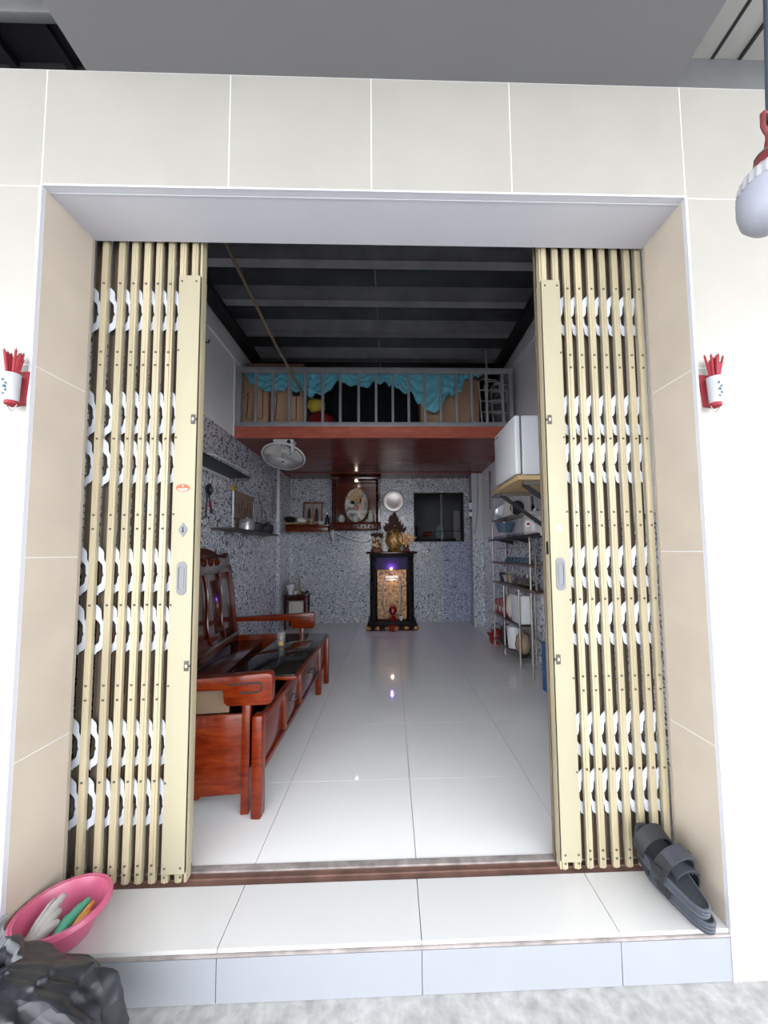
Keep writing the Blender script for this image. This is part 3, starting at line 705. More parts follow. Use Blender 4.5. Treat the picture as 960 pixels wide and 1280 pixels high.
crest = [(.03, .60), (1.69, .60), (1.69, .745), (1.675, .765), (1.60, .770), (1.55, .752), (1.42, .755), (1.36, .775), (1.22, .80), (1.05, .805), (.86, .82), (.67, .805), (.5, .80), (.36, .775), (.30, .755), (.17, .752), (.12, .770), (.045, .765), (.03, .745)]
br_ = bpart('backrest', MB().prism([(y, z) for y, z in [(.03, 0), (1.69, 0), (1.69, .62), (.03, .62)]], (-.03, 0, 0), (0, 1, 0), (0, 0, 1), (.022, 0, 0)), m_woodd)
bpart('crest_rail', MB().prism(crest, (-.045, 0, 0), (0, 1, 0), (0, 0, 1), (.045, 0, 0)), m_woodd, br_)
for y in (.03, 1.645): bpart('back_stile', MB().box(-.05, .008, y, y+.048, -.03, .66), m_wood, br_)
bpart('bottom_rail', MB().box(-.03, .012, .05, 1.67, 0, .07), m_woodd, br_)
for y0 in (.30, .58, 1.12, 1.40):
    sg = 1 if y0 < .8 else -1
    pts = [(-.004, y0+sg*.035*sin(2*pi*t)*(1-t*.3), .08+.53*t) for t in [i/20 for i in range(21)]]
    bpart('panel_moulding', MB().tube(pts, .008, 6), m_wood, br_, 0)
for y0 in (.10, .68, 1.20): bpart('carved_panel', MB().box(-.009, -.003, y0+.04, y0+.38, .14, .55), m_woodd, br_, .006)
for k in range(9):
    y = .35+k*.13
    bpart('carved_scroll', MB().tube([(.002, y+.036*cos(a)*(1-i*.05), .69+.036*sin(a)*(1-i*.05)) for i, a in enumerate([i*.7 for i in range(12)])], .007, 5), m_wood, br_, 0)

tb = thing('coffee_table', 'low red wooden table with drawers and dark glass top before the sofa', 'table', (-.77, 2.48, 0))
def tbx(x0, x1, y0, y1, z0, z1): return bx(x0+.77, x1+.77, y0-2.48, y1-2.48, z0, z1)
for x0, x1, y0, y1, z1 in ((-.620, -.574, 1.655, 1.712, .437), (-.625, -.58, 3.02, 3.075, .40), (-.605, -.562, 3.275, 3.32, .412), (-.955, -.91, 3.275, 3.32, .412), (-.955, -.91, 1.79, 1.84, .412)):
    tbx(x0, x1, y0, y1, 0, z1).build('leg', m_orange, tb, bevel=.008)
tbx(-.612, -.586, 1.712, 3.275, .375, .412).build('top_rail', m_wood, tb, bevel=.003)
tbx(-.612, -.586, 1.712, 3.275, .165, .195).build('bottom_rail', m_wood, tb, bevel=.003)
tbx(-.95, -.60, 1.76, 3.275, .165, .178).build('bottom_board', m_woodd, tb)
tbx(-.945, -.925, 1.84, 3.275, .178, .412).build('back_board', m_woodd, tb)
tbx(-.925, -.612, 3.25, 3.275, .178, .412).build('end_board', m_woodd, tb)
for y in (2.06, 2.40): tbx(-.612, -.584, y-.02, y+.02, .195, .375).build('divider', m_orange, tb, bevel=.002)
for k, (y0, y1) in enumerate(((1.715, 2.038), (2.082, 2.378), (2.422, 3.018), (3.08, 3.272))):
    d = tbx(-.612, -.594, y0, y1, .197, .373).build('drawer', m_woodd if k != 0 else m_wood, tb, bevel=.004)
    if k in (1, 2):
        yc = (y0+y1)/2-2.48; MB().tube([(.179, yc-.045, .30), (.198, yc-.04, .295), (.200, yc, .288), (.198, yc+.04, .295), (.179, yc+.045, .30)], .006, 6).build('handle', m_iron, d)
tbx(-.965, -.558, 2.175, 3.27, .412, .436).build('table_top', m_orange, tb, bevel=.006)
tbx(-.950, -.570, 2.18, 3.262, .436, .444).build('glass_top', m_tglass, tb, bevel=.002)
gl = thing('drinking_glass', 'clear drinking glass with a little tea on the table top', 'glass', (-.852, 2.85, .4445))
MB().lathe([(.0001, 0), (.026, 0), (.034, .10), (.0325, .10), (.0245, .008), (.0001, .008)], 20).build('tumbler', m_glass, gl)
MB().lathe([(.0001, .0085), (.0242, .0085), (.0265, .034), (.0001, .034)], 20).build('tea', mat('pale_tea', (.45, .28, .06), rough=.1), gl)

# ------------------------------------------------------------------ fan, pipe and left wall things
fn = thing('ceiling_mounted_fan', 'white oscillating fan hung under the loft, facing down', 'fan', (-1.165, 3.97, 2.399))
bx(-.115, .105, -.07, .07, -.03, 0).build('base_plate', m_white, fn, bevel=.008)
MB().lathe([(.0001, -.0), (.02, 0), (.02, .02), (.0001, .02)], 10, Matrix.Translation((.06, -.065, -.03)) @ Matrix.Rotation(pi/2, 4, 'X')).build('pull_switch', m_dark, fn)
for s_ in (-1, 1): MB().prism([(-.045, -.02), (.045, -.02), (.025, -.15), (-.025, -.15)], (s_*.092, 0, 0), (0, 1, 0), (0, 0, 1), (-s_*.022, 0, 0)).build('bracket_arm', m_white, fn, bevel=.003)
FT = Matrix.Translation((0, -.06, -.195)) @ Matrix.Rotation(math.radians(-24), 4, 'X')   # fan axis: local -z is the blowing side
MB().lathe([(.0001, .13), (.035, .128), (.052, .105), (.055, .05), (.04, .035), (.0001, .035)], 20, FT).build('motor', m_white, fn)
ca = MB().tube([FT @ Vector((.225*cos(a), .225*sin(a), 0)) for a in [2*pi*i/40 for i in range(40)]], .0075, 6, closed=True)
cage = ca.build('guard_rim', m_white, fn)
wr_ = MB()
for k in range(96):
    a = 2*pi*k/60
    wr_.tube([FT @ Vector((r*cos(a+.5*(r-.03)), r*sin(a+.5*(r-.03)), z)) for r, z in ((.03, -.062), (.10, -.060), (.18, -.045), (.215, -.02), (.225, 0))], .0021, 3, cap=False)
    if k % 2: wr_.tube([FT @ Vector((r*cos(a), r*sin(a), z)) for r, z in ((.05, .05), (.15, .042), (.21, .02), (.225, 0))], .0011, 3, cap=False)
tag(wr_.build('guard_wires', m_white, fn), kind='stuff')
MB().lathe([(.0001, -.066), (.03, -.068), (.033, -.062), (.033, -.056), (.0001, -.056)], 20, FT).build('badge', m_white, fn)
MB().lathe([(.0001, -.0685), (.013, -.069), (.0001, -.069)], 14, FT).build('badge_print', m_iron, fn)
MB().lathe([(.0001, -.03), (.02, -.03), (.03, -.01), (.03, .035), (.0001, .035)], 16, FT).build('hub', mat('smoke_hub', (.35, .31, .26), rough=.3), fn)
for k in range(3):
    def bl(u, v, k=k):
        r = .03+.17*u; wd = (.5+.35*u); a = 2*pi*k/3+(v-.5)*wd*1.6
        return FT @ Vector((r*cos(a), r*sin(a), -.005+.028*(v-.5)+.004*sin(pi*v)))
    b = MB().grid(bl, 8, 7).build('blade', mat('translucent_grey_blade', (.52, .50, .46), rough=.3), fn)
    b.modifiers.new('t', 'SOLIDIFY').thickness = .002

solo(MB().tube([(XL+.02, 5.325, 1.62), (XL+.02, 5.325, 2.395)], .02, 10), 'conduit_pipe', m_white, 'thick white pipe running up the patterned wall beyond the fan', 'pipe')

bs_ = thing('glass_shelf', 'dark empty wall shelf with white bracket bars above the hanging ladle', 'shelf', (XL, 3.25, 1.93))
bx(.001, .23, -.5, .48, 0, .012).build('plate', mat('dark_teal_glass', (.010, .022, .030), rough=.35, spec=.2), bs_)
for z in (.02, .045): MB().tube([(.002, -.28, z), (.20, -.28, z), (.225, -.25, z), (.23, .44, z), (.002, .47, z)] if z > .03 else [(.002, -.27, z), (.19, -.27, z)], .006, 6).build('bracket_bar', m_white, bs_)
bx(.001, .02, -.49, .47, -.02, 0).build('wall_rail', m_white, bs_)

la = thing('ladle', 'black ladle hanging on patterned tiles under the dark empty shelf', 'ladle', (XL, 3.29, 1.48))
MB().lathe([(.0001, .0), (.035, .006), (.05, .03), (.047, .03), (.033, .01), (.0001, .004)], 18, Matrix.Translation((.012, 0, .26)) @ Matrix.Rotation(pi/2, 4, 'Y') @ Matrix.Diagonal((1.15, 1, 1, 1))).build('bowl', m_iron, la)
MB().tube([(.02, 0, .21), (.016, -.005, .1), (.014, -.012, .0)], .007, 6).build('handle', m_iron, la)
sp = thing('spatula', 'black spatula with red handle hanging beside the ladle', 'spatula', (XL, 3.37, 1.54))
MB().tube([(.03, -.06, .15), (.02, -.03, .08)], .005, 6).build('shaft', m_iron, sp)
MB().tube([(.02, -.03, .09), (.016, .0, .03)], .010, 6).build('handle', m_red, sp)
MB().ball((.016, .008, .01), .02, 8, (.6, 1, 1.2), 6).build('end_cap', m_iron, sp)
solo(MB().lathe([(.0001, 0), (.016, 0), (.014, .025), (.0001, .03)], 12, Matrix.Translation((XL+.0005, 3.20, 1.44)) @ Matrix.Rotation(pi/2, 4, 'Y')), 'wall_hook', m_white, 'small white round hook on the tiles below the ladle', 'hook')
solo(MB().tube([(XL+.002, 3.18, 3.07), (XL+.05, 3.18, 3.05), (XL+.06, 3.18, 3.08)], .007, 6), 'wall_hook', m_iron, 'small black hook high on the grey paint above the dark empty shelf', 'hook')

# pot shelf on the left wall
ps = thing('pot_shelf', 'dark wall shelf carrying pots above the sofa', 'shelf', (XL, 4.07, 1.40))
bx(.001, .215, -.67, .68, -.018, 0).build('board', mat('dark_shelf_board', (.07, .055, .045), rough=.5, var=.2), ps)
for y in (-.4, .05, .55): MB().prism([(.001, -.018), (.17, -.018), (.001, -.06)], (0, y, 0), (1, 0, 0), (0, 0, 1), (0, .008, 0)).build('bracket', m_rackm, ps)
MB().tube([(.016, -.24, 0), (.016, -.24, .42)], .010, 6).build('upright', m_white, ps)
bx(.002, .03, -.262, -.218, .42, .475).build('upright_cap', mat('yellow_cap', (.55, .32, .04), rough=.5), ps)
MB().tube([(.016, .31, 0), (.016, .31, .34)], .007, 6).build('upright', m_rackm, ps)
MB().tube([(.02, -.24, .13), (.02, .33, .10)], .012, 6).build('cross_bar', mat('brown_wood_bar', (.20, .09, .04), rough=.6), ps)
pb = thing('printed_board', 'tan printed board standing on the pot shelf', 'board', (XL+.012, 4.13, 1.40))
bx(0, .008, -.24, .24, 0.0, .43).build('panel', mat('tan_print_board', (.22, .16, .12), rough=.7, var=.2, vscale=14), pb)
for k, (y, z, h_) in enumerate(((-.16, .19, .10), (-.08, .22, .14), (0, .18, .09), (.08, .22, .12), (.15, .20, .08))):
    MB().prism([(-.02, 0), (.022, .012), (.008, h_*.6), (.02, h_), (-.018, h_*.9)], (.0082, y, z), (0, 1, 0), (0, 0, 1), (.001, 0, 0)).build('print', mat('red_brown_print', (.16, .06, .05), rough=.7), pb)
po = thing('cooking_pot', 'dented aluminium cooking pot with lid on the pot shelf', 'pot', (XL+.12, 3.94, 1.40))
MB().lathe([(.0001, 0), (.068, 0), (.08, .012), (.081, .10), (.073, .115), (.07, .112), (.07, .02), (.0001, .02)], 24).build('body', m_alu, po)
MB().lathe([(.074, .116), (.07, .124), (.03, .13), (.014, .134), (.016, .146), (.0001, .148)], 24).build('lid', m_alu, po)
for s_ in (-1, 1): MB().tube([(.078*cos(a)*1, s_*.0+.078*s_*1, 0) for a in (0,)]+[(.03, s_*.085, .09)], .004, 5) if 0 else MB().tube([(-.025, s_*.078, .09), (-.02, s_*.098, .09), (.02, s_*.098, .09), (.025, s_*.078, .09)], .004, 6).build('handle', m_iron, po)
def pan(label, x, y, z, r, h_, ang, m=m_iron):
    p = thing('black_pot', label, 'pot', (x, y, z))
    MB().lathe([(.0001, 0), (r*.8, 0), (r, h_*.3), (r, h_), (r*.95, h_), (r*.93, h_*.25), (.0001, h_*.2)], 22).build('body', m, p)
    MB().tube([(r*.95*cos(ang), r*.95*sin(ang), h_*.8), ((r+.1)*cos(ang), (r+.1)*sin(ang), h_+.02)], .009, 6).build('handle', m, p)
    MB().lathe([(r*1.01, h_), (r*.7, h_+.015), (r*.2, h_+.022), (.0001, h_+.03)], 20).build('lid', m, p)
pan('sooty black pot beside the aluminium pot on the shelf', XL+.12, 4.22, 1.40, .09, .09, -.4)
pan('black saucepan at the far end of the pot shelf', XL+.11, 4.55, 1.40, .10, .10, -1.2)
sv = thing('wire_strainer', 'round wire strainer hung over the black pots on the wall', 'strainer', (XL+.02, 4.72, 1.53))
MB().tube([(.012, .085*cos(a), .10+.085*sin(a)) for a in [2*pi*i/24 for i in range(24)]], .006, 5, closed=True).build('hoop', m_rackm, sv)
MB().tube([(.012, -.06, .16), (.02, -.24, .36)], .007, 5).build('handle', m_rackm, sv)
cp = thing('iron_cooking_tool', 'flat grey cooking tool hanging beside the white pipe', 'utensil', (XL+.012, 5.14, 1.66))
MB().prism([(-.04, .1), (.045, .12), (.05, .40), (.02, .44), (-.03, .42)], (0, 0, 0), (0, 1, 0), (0, 0, 1), (.006, 0, 0)).build('blade', m_rackm, cp)
MB().tube([(.003, 0, 0), (.003, 0, .11)], .008, 6).build('handle', m_rackm, cp)

# ------------------------------------------------------------------ back wall: wood shelf, altar, ornaments
ws = thing('wood_shelf', 'red wooden wall shelf between the corner and the altar cabinet', 'shelf', (-1.33, YB, 1.50))
bx(-.348, .345, -.27, -.001, .085, .108).build('board', m_wood, ws, bevel=.003)
bx(-.348, .345, -.27, -.25, 0, .085).build('fascia', m_orange, ws, bevel=.003)
bx(-.348, .345, -.255, -.25, -.006, 0).build('carved_edge', m_gold, ws)
bx(-.347, .02, -.50, -.272, .112, .124).build('pale_plank', m_ply, ws)
MB().prism([(-.27, .085), (-.27, 0), (-.24, 0), (-.01, -.14), (-.001, -.14), (-.001, .085)], (.325, 0, 0), (0, 1, 0), (0, 0, 1), (.02, 0, 0)).build('bracket', m_woodd, ws)
wok = thing('black_wok', 'black wok with loop handles on the pale plank in the corner', 'wok', (-1.575, 5.66, 1.625))
MB().lathe([(.0001, .0), (.04, .004), (.075, .03), (.098, .07), (.094, .07), (.07, .034), (.0001, .008)], 24).build('bowl', m_iron, wok)
MB().lathe([(.098, .07), (.08, .09), (.04, .105), (.0001, .11)], 24).build('lid', m_iron, wok)
for s_ in (-1, 1): MB().tube([(s_*.09, -.03, .065), (s_*.125, -.03, .09), (s_*.125, .03, .09), (s_*.09, .03, .065)], .007, 6).build('handle', m_rackm, wok)
tp = thing('teapot', 'small white teapot on the red wooden shelf', 'teapot', (-1.41, 5.70, 1.625))
MB().lathe([(.0001, 0), (.045, 0), (.068, .02), (.07, .045), (.05, .075), (.028, .085), (.0001, .085)], 20).build('body', m_white, tp)
MB().lathe([(.03, .085), (.022, .095), (.0075, .10), (.012, .16), (.006, .175), (.0001, .175)], 12).build('lid', m_alu, tp)
MB().tube([(.06, 0, .03), (.09, 0, .05), (.10, 0, .07)], [.012, .009, .006], 6).build('spout', m_white, tp)
fr = thing('picture_frame', 'small brown framed picture with two standing figures on the shelf', 'picture', (-1.285, 5.93, 1.612), rot=(math.radians(-6), 0, 0))
for q in ((-.16, .16, 0, .02, 0, .028), (-.16, .16, 0, .02, .36, .388), (-.16, -.136, 0, .02, .028, .36), (.136, .16, 0, .02, .028, .36)): bx(*q).build('frame_bar', mat('brown_frame_wood', (.16, .065, .03), rough=.5), fr, bevel=.003)
bx(-.137, .137, .008, .016, .028, .36).build('picture', mat('grey_picture_paper', (.34, .30, .28), rough=.6, var=.15, vscale=12), fr)
for x, c in ((-.06, m_iron), (.0, m_fascia), (.06, m_iron)): MB().prism([(-.03, 0), (.03, 0), (.034, .09), (.024, .19), (.012, .22), (0, .23), (-.012, .22), (-.024, .19), (-.034, .09)], (x, .0078, .06), (1 if c is m_iron else .45, 0, 0), (0, 0, 1), (0, -.001, 0)).build('figure_print', c, fr)
def cup(name, label, x, y, z, r, h_, m, cat='bowl'):
    return solo(MB().lathe([(.0001, 0), (r*.5, 0), (r*.62, h_*.2), (r, h_), (r*.92, h_), (r*.55, h_*.25), (.0001, h_*.2)], 18, Matrix.Translation((x, y, z))), name, m, label, cat)
cup('clay_jar', 'tan clay jar before the framed picture', -1.30, 5.86, 1.6085, .06, .10, m_tan, 'jar')
cup('small_bowl', 'small white bowl between the picture and the dark bottle', -1.13, 5.87, 1.6085, .062, .055, m_white)
bo = thing('bottle', 'dark slim bottle beside the altar cabinet', 'bottle', (-1.035, 5.88, 1.6085))
MB().lathe([(.0001, 0), (.034, 0), (.036, .01), (.036, .10), (.014, .15), (.013, .185), (.0001, .185)], 16).build('body', mat('dark_bottle_glass', (.02, .022, .035), rough=.15), bo)
MB().lathe([(.0155, .172), (.0155, .20), (.0001, .20)], 12).build('cap', m_steel, bo)

al = thing('altar_cabinet', 'red wooden wall altar cabinet with oval picture glass', 'altar', (-.555, YB, 1.52))
hw2 = .385
bx(-hw2, hw2, -.02, -.001, 0, .875).build('back_panel', m_wood, al)
for s_ in (-1, 1):
    bx(min(s_*hw2, s_*(hw2-.03)), max(s_*hw2, s_*(hw2-.03)), -.30, -.02, .0, .875).build('side_panel', m_woodd, al)
    pc = MB().tube([(s_*(hw2-.05), -.285, .12), (s_*(hw2-.05), -.285, .80)], .016, 8)
    for k in range(7): pc.ball((s_*(hw2-.05), -.285, .17+k*.095), .021, 8, (1, 1, 1.2), 6)
    pc.build('carved_column', m_woodd, al)
bx(-hw2, hw2, -.31, -.02, .10, .12).build('shelf_board', m_wood, al)
fa = bx(-hw2-.01, hw2+.01, -.33, -.30, 0, .12).build('fascia', m_wood, al, bevel=.004)
for k in range(13): MB().ball((-hw2+.03+k*.059, -.332, .045+.012*(k % 2)), .022, 8, (1, .4, .8), 6).build('carved_leaf', m_woodd, fa)
bx(-hw2-.01, hw2+.01, -.33, -.02, .81, .875).build('top_board', m_woodd, al, bevel=.004)
ov = MB().lathe([(.0001, .0), (.175, 0), (.185, .01), (.185, .02), (.0001, .02)], 32, Matrix.Translation((0, -.20, .40)) @ Matrix.Rotation(pi/2, 4, 'X') @ Matrix.Diagonal((1, 1.45, 1, 1)))
ovo = ov.build('oval_glass', ramp_mat('altar_picture_print', [(.36, (.10, .14, .12)), (.46, (.30, .30, .26)), (.52, (.62, .56, .52)), (.60, (.55, .28, .07)), (.68, (.7, .66, .66))], 9, rough=.25, detail=1.), al)
MB().tube([(.19*cos(a), -.222, .40+.275*sin(a)) for a in [2*pi*i/40 for i in range(40)]], .007, 6, closed=True).build('oval_rim', m_gold, ovo)
for x, z, w_, h_, c in ((-.05, .50, .05, .09, m_ply), (.03, .52, .05, .08, m_ply), (0, .30, .16, .03, m_paper), (.0, .36, .035, .05, m_fascia), (-.08, .42, .05, .05, m_paper), (.09, .43, .05, .10, mat('pale_pink_print', (.62, .42, .32), rough=.6))):
    MB().prism([(-w_, -h_*.8), (w_*.8, -h_), (w_, h_*.7), (w_*.2, h_), (-w_*.8, h_*.75)], (x, -.2215, z), (1, 0, 0), (0, 0, 1), (0, -.001, 0)).build('picture_print', c, ovo)
lamp = MB().ball((0, -.25, .79), .016, 12, (1.3, 1, .9), 8).build('altar_lamp', mat('lit_altar_lamp', (.9, .9, .85), emit=(1, .93, .8), estr=5), al)
for x in (-.24, -.01, .23):
    cup('incense_bowl', {-.24: 'round grey ceramic jar at the left column of the altar', -.01: 'round pale ceramic incense bowl in the middle of the altar', .23: 'tall grey ceramic jar at the right column of the altar'}[x], -.555+x, YB-.255, 1.641, .058, .10, mat('grey_celadon_glaze', (.56, .57, .53), rough=.25), 'jar') if 0 else \
    solo(MB().lathe([(.0001, 0), (.03, 0), (.055, .03), (.058, .06), (.045, .10), (.03, .112), (.034, .122), (.0001, .122)] if x < .1 else [(.0001, 0), (.035, 0), (.05, .05), (.04, .13), (.022, .16), (.03, .19), (.0001, .19)], 18, Matrix.Translation((-.555+x, YB-.26, 1.6405))), 'ceramic_jar', mat('grey_celadon_glaze', (.56, .57, .53), rough=.25),
         {-.24: 'round grey ceramic jar in the altar, on the side of the wooden shelf', -.01: 'round grey ceramic incense jar before the oval picture', .23: 'tall grey ceramic vase in the altar, on the side of the round plate'}[x], 'jar')

rp = thing('round_plate', 'round shiny metal plate hung on the back wall beside the altar', 'plate', (.048, YB, 2.02))
MB().lathe([(.0001, .02), (.10, .022), (.165, .035), (.182, .03), (.185, .022), (.178, .012), (.0001, .002)], 40, Matrix.Rotation(pi/2, 4, 'X')).build('dish', mat('polished_tin', (.40, .36, .35), rough=.3, metal=.6), rp)
MB().lathe([(.0001, .028), (.012, .028), (.014, .02), (.0001, .02)], 12, Matrix.Rotation(pi/2, 4, 'X')).build('boss', m_white, rp)
MB().tube([(-.02, -.006, .18), (0, -.006, .235), (.02, -.006, .18)], .004, 5).build('hanging_wire', m_steel, rp)
solo(MB().tube([(-.93, YB-.008, 1.47), (-.85, YB-.008, 1.43), (-.70, YB-.008, 1.375), (-.50, YB-.008, 1.315), (-.40, YB-.008, 1.33), (-.30, YB-.008, 1.38)], .006, 6), 'sagging_cable', m_iron, 'thin dark cable sagging on the back wall under the altar', 'cable')

# things seen in the back room
solo(MB().prism([(-.10, 0), (.10, 0), (.085, .28), (.03, .36), (-.03, .36), (-.085, .28)], (1.0, 7.3, 1.35), (1, 0, 0), (0, 0, 1), (0, .05, 0)), 'hanging_shirt', mat('pale_teal_shirt', (.24, .33, .35), rough=.9), 'pale teal shirt hanging in the dim back room', 'shirt', bevel=.012)
solo(MB().prism([(-.08, 0), (.08, 0), (.07, .30), (.02, .42), (-.02, .42), (-.07, .30)], (.46, 7.25, 1.35), (1, 0, 0), (0, 0, 1), (0, .06, 0)), 'hanging_jacket', m_navy, 'dark jacket hanging in the dim back room', 'jacket', bevel=.012)
solo(MB().ball((.74, 7.3, 1.52), .07, 12, (1.3, .6, .7), 8), 'red_bag', m_red, 'small red bag hanging in the back room', 'bag')
solo(bx(1.22, 1.36, 7.0, 7.1, 0.0, 1.95), 'tall_cupboard', mat('grey_cupboard', (.28, .28, .29), rough=.6), 'tall grey cupboard standing in the dim back room', 'cupboard', bevel=.004)
cb = thing('kitchen_counter', 'dark counter in the back room below the opening', 'counter', (.8, 6.9, 0))
bx(-.7, .4, -.25, .25, 1.36, 1.40).build('top', m_navy, cb); bx(-.68, .38, -.23, .25, 0, 1.36).build('body', m_iron, cb)

# ------------------------------------------------------------------ floor shrine
sh = thing('floor_shrine', 'black carved floor shrine with lit gilded interior', 'shrine', (.008, 5.72, 0))
D0 = -.30
bx(-.385, .385, D0-.02, .28, 0, .05).build('plinth', m_black, sh, bevel=.008)
bx(-.36, .36, D0, .27, .05, .13).build('base_rail', m_black, sh, bevel=.006)
for k in range(6): MB().ball((-.35+k*.14, D0-.022, .035), .035, 10, (1.2, .6, .9), 6).build('carved_foot', m_gold, sh)
for s_ in (-1, 1):
    c = MB().lathe([(.0001, .10), (.055, .10), (.06, .13), (.045, .16), (.05, .19), (.038, .22), (.036, 1.0), (.046, 1.02), (.04, 1.05), (.055, 1.08), (.0001, 1.08)], 14, Matrix.Translation((s_*.275, D0+.05, 0)))
    for k in range(9): c.ball((s_*.275+.018*cos(k*1.9), D0+.03, .28+k*.085), .030, 8, (1.1, .8, 1.2), 6)
    c.build('dragon_column', m_black, sh)
    bx(min(s_*.33, s_*.30), max(s_*.33, s_*.30), D0+.06, .26, .13, 1.09).build('side_wall', m_black, sh)
bx(-.30, .30, .235, .26, .13, 1.09).build('back_wall', m_black, sh)
bx(-.33, .33, D0+.02, .26, 1.08, 1.13).build('cornice', m_black, sh, bevel=.006)
bx(-.385, .385, D0-.03, .28, 1.13, 1.165).build('top_slab', m_woodd, sh, bevel=.012)
bx(-.30, .30, D0+.05, D0+.07, .90, 1.08).build('upper_panel', mat('upper_panel_lacquer', (.05, .045, .06), rough=.6, spec=.1), sh)
pn = bx(-.205, .205, -.06, -.045, .14, .86).build('gilded_panel', ramp_mat('gilded_panel_paint', [(.36, (.10, .03, .015)), (.46, (.45, .22, .05)), (.56, (.62, .42, .16)), (.66, (.22, .08, .03))], 22, rough=.4, detail=1.), sh)
for q in ((-.225, .225, .86, .885), (-.225, .225, .125, .15)): bx(q[0], q[1], -.075, -.04, q[2], q[3]).build('panel_frame', m_gold, pn)
for s_ in (-1, 1): bx(min(s_*.225, s_*.20), max(s_*.225, s_*.20), -.075, -.04, .15, .86).build('panel_frame', m_gold, pn)
MB().tube([(.14*math.copysign(abs(cos(a))**.5, cos(a)), -.068, .48+.27*math.copysign(abs(sin(a))**.5, sin(a))) for a in [2*pi*i/32 for i in range(32)]], .010, 6, closed=True).build('arched_moulding', mat('silver_leaf', (.55, .50, .42), rough=.35, metal=.4), pn)
bx(-.10, .10, -.066, -.06, .72, .79).build('title_tablet', mat('silver_leaf', (.55, .5, .42)), pn)
for k in range(4):
    for s_ in (-1, 1): MB().prism([(-.018, 0), (.018, .004), (.010, .03), (.02, .065), (-.016, .06), (-.006, .03)], (s_*.06, -.062, .30+k*.095), (1, 0, 0), (0, 0, 1), (0, -.004, 0)).build('gilt_character', m_gold, pn)
bx(-.012, .012, -.068, -.06, .26, .70).build('centre_stripe', m_gold, pn)
m_led = mat('violet_led', (.5, .3, 1), emit=(.45, .22, 1.0), estr=22)
MB().ball((-.008, D0+.030, .905), .013, 10).build('violet_lamp', m_led, sh)
for nm, loc, col_, en in (('violet_glow', (-.008, D0-.0, .925), (.30, .10, 1.0), .35), ('shrine_glow', (0, -.21, .70), (1, .72, .40), .10)):
    L = bpy.data.lights.new(nm, 'POINT'); L.color = col_; L.energy = en; L.shadow_soft_size = .02; L.specular_factor = 0
    lo_ = bpy.data.objects.new(nm, L); COL.objects.link(lo_); lo_.location = loc; lo_.parent = sh
wl_ = MB().ball((0, -.15, .95), .014, 10).build('warm_lamp', mat('lit_shrine_lamp', (1, .9, .7), emit=(1, .75, .4), estr=14), sh)
for z, r, lab in ((.165, .075, 'red glass offering lamp inside the lit shrine'), ):
    q = thing('offering_lamp', lab, 'lamp', (.02, 5.50, .131))
    MB().lathe([(.0001, 0), (.055, 0), (.07, .02), (.03, .045), (.018, .07), (.03, .09), (.0001, .09)], 18).build('foot', m_red, q)
    MB().lathe([(.0001, .09), (.03, .09), (.062, .13), (.058, .18), (.03, .21), (.0001, .215)], 18).build('globe', mat('red_lamp_glass', (.22, .008, .008), rough=.2), q)
q = thing('offering_cup', 'small red cup standing on the floor before the shrine', 'cup', (.01, 5.345, 0))
MB().lathe([(.0001, 0), (.035, 0), (.02, .025), (.05, .06), (.052, .085), (.046, .085), (.016, .035), (.0001, .03)], 16).build('bowl', m_red, q)
MB().ball((0, 0, .085), .03, 10, (1, 1, .6), 6).build('filling', mat('red_lamp_glass', (.5, .02, .02)), q)
cup('white_cup', 'small white cup inside the shrine beside the red lamp', .14, 5.50, .131, .032, .06, m_white, 'cup')
# ornament on top of the shrine
TZ = 1.166
cr = thing('crowned_ornament', 'gilded oval ornament crowned with dark carved leaves on the shrine', 'ornament', (.05, 5.62, TZ))
MB().lathe([(.0001, 0), (.10, 0), (.11, .02), (.08, .05), (.0001, .05)], 20, sy=.5).build('foot', m_gold, cr)
MB().lathe([(.0001, .03), (.08, .05), (.128, .12), (.132, .18), (.10, .27), (.07, .33), (.0001, .34)], 28, sy=.38).build('body', m_gold, cr)
MB().tube([(.13*sin(a), -.045, .18+.15*cos(a)) for a in [2*pi*i/28 for i in range(28)]], .012, 6, closed=True).build('body_rim', m_gold, cr)
rd = random.Random(11)
lf = [(-.02, 0), (.02, 0), (.03, .03), (.022, .05), (.03, .06), (.012, .09), (0, .12), (-.012, .09), (-.03, .06), (-.022, .05), (-.03, .03)]
def leaf_mesh(m): return MB().prism(lf, (0, 0, 0), (1, 0, 0), (0, 0, 1), (0, .014, 0)).mesh('carved_leaf', m)
lm1, lm2 = leaf_mesh(m_carve), leaf_mesh(m_gold)
for k in range(34):
    t = rd.uniform(0, 1); zz = .29+.22*t; hwid = .125*(1-t)**.8+.01; xx = rd.uniform(-hwid, hwid)
    link('carved_leaf', lm1, (xx, rd.uniform(-.05, .02), zz), cr, (0, xx*5, 0))
link('carved_leaf', lm1, (0, -.02, .50), cr)
MB().ball((.01, -.055, .40), .014, 8).build('bead', mat('pale_bead', (.6, .45, .4), rough=.2), cr)
fg = thing('figurine', 'small gilded figurine with pale beads beside the crowned ornament', 'figurine', (-.225, 5.58, TZ))
MB().lathe([(.0001, 0), (.09, 0), (.085, .045), (.05, .06), (.0001, .06)], 18, sy=.6).build('red_base', mat('red_brown_base', (.20, .05, .03), rough=.5), fg)
MB().lathe([(.0001, .05), (.07, .06), (.075, .12), (.055, .19), (.04, .22), (.0001, .23)], 14, sy=.7).build('robe', m_gold, fg)
for k in range(16): MB().ball((rd.uniform(-.065, .065), -.05, .08+rd.uniform(0, .14)), .013, 6, (1, .6, 1.7), 5).build('bead', mat('cream_bead', (.60, .55, .45), rough=.4), fg)
for k in range(5): link('carved_leaf', lm1, (-.03+.02*k, -.02, .20), fg, (0, (k-2)*.25, 0))
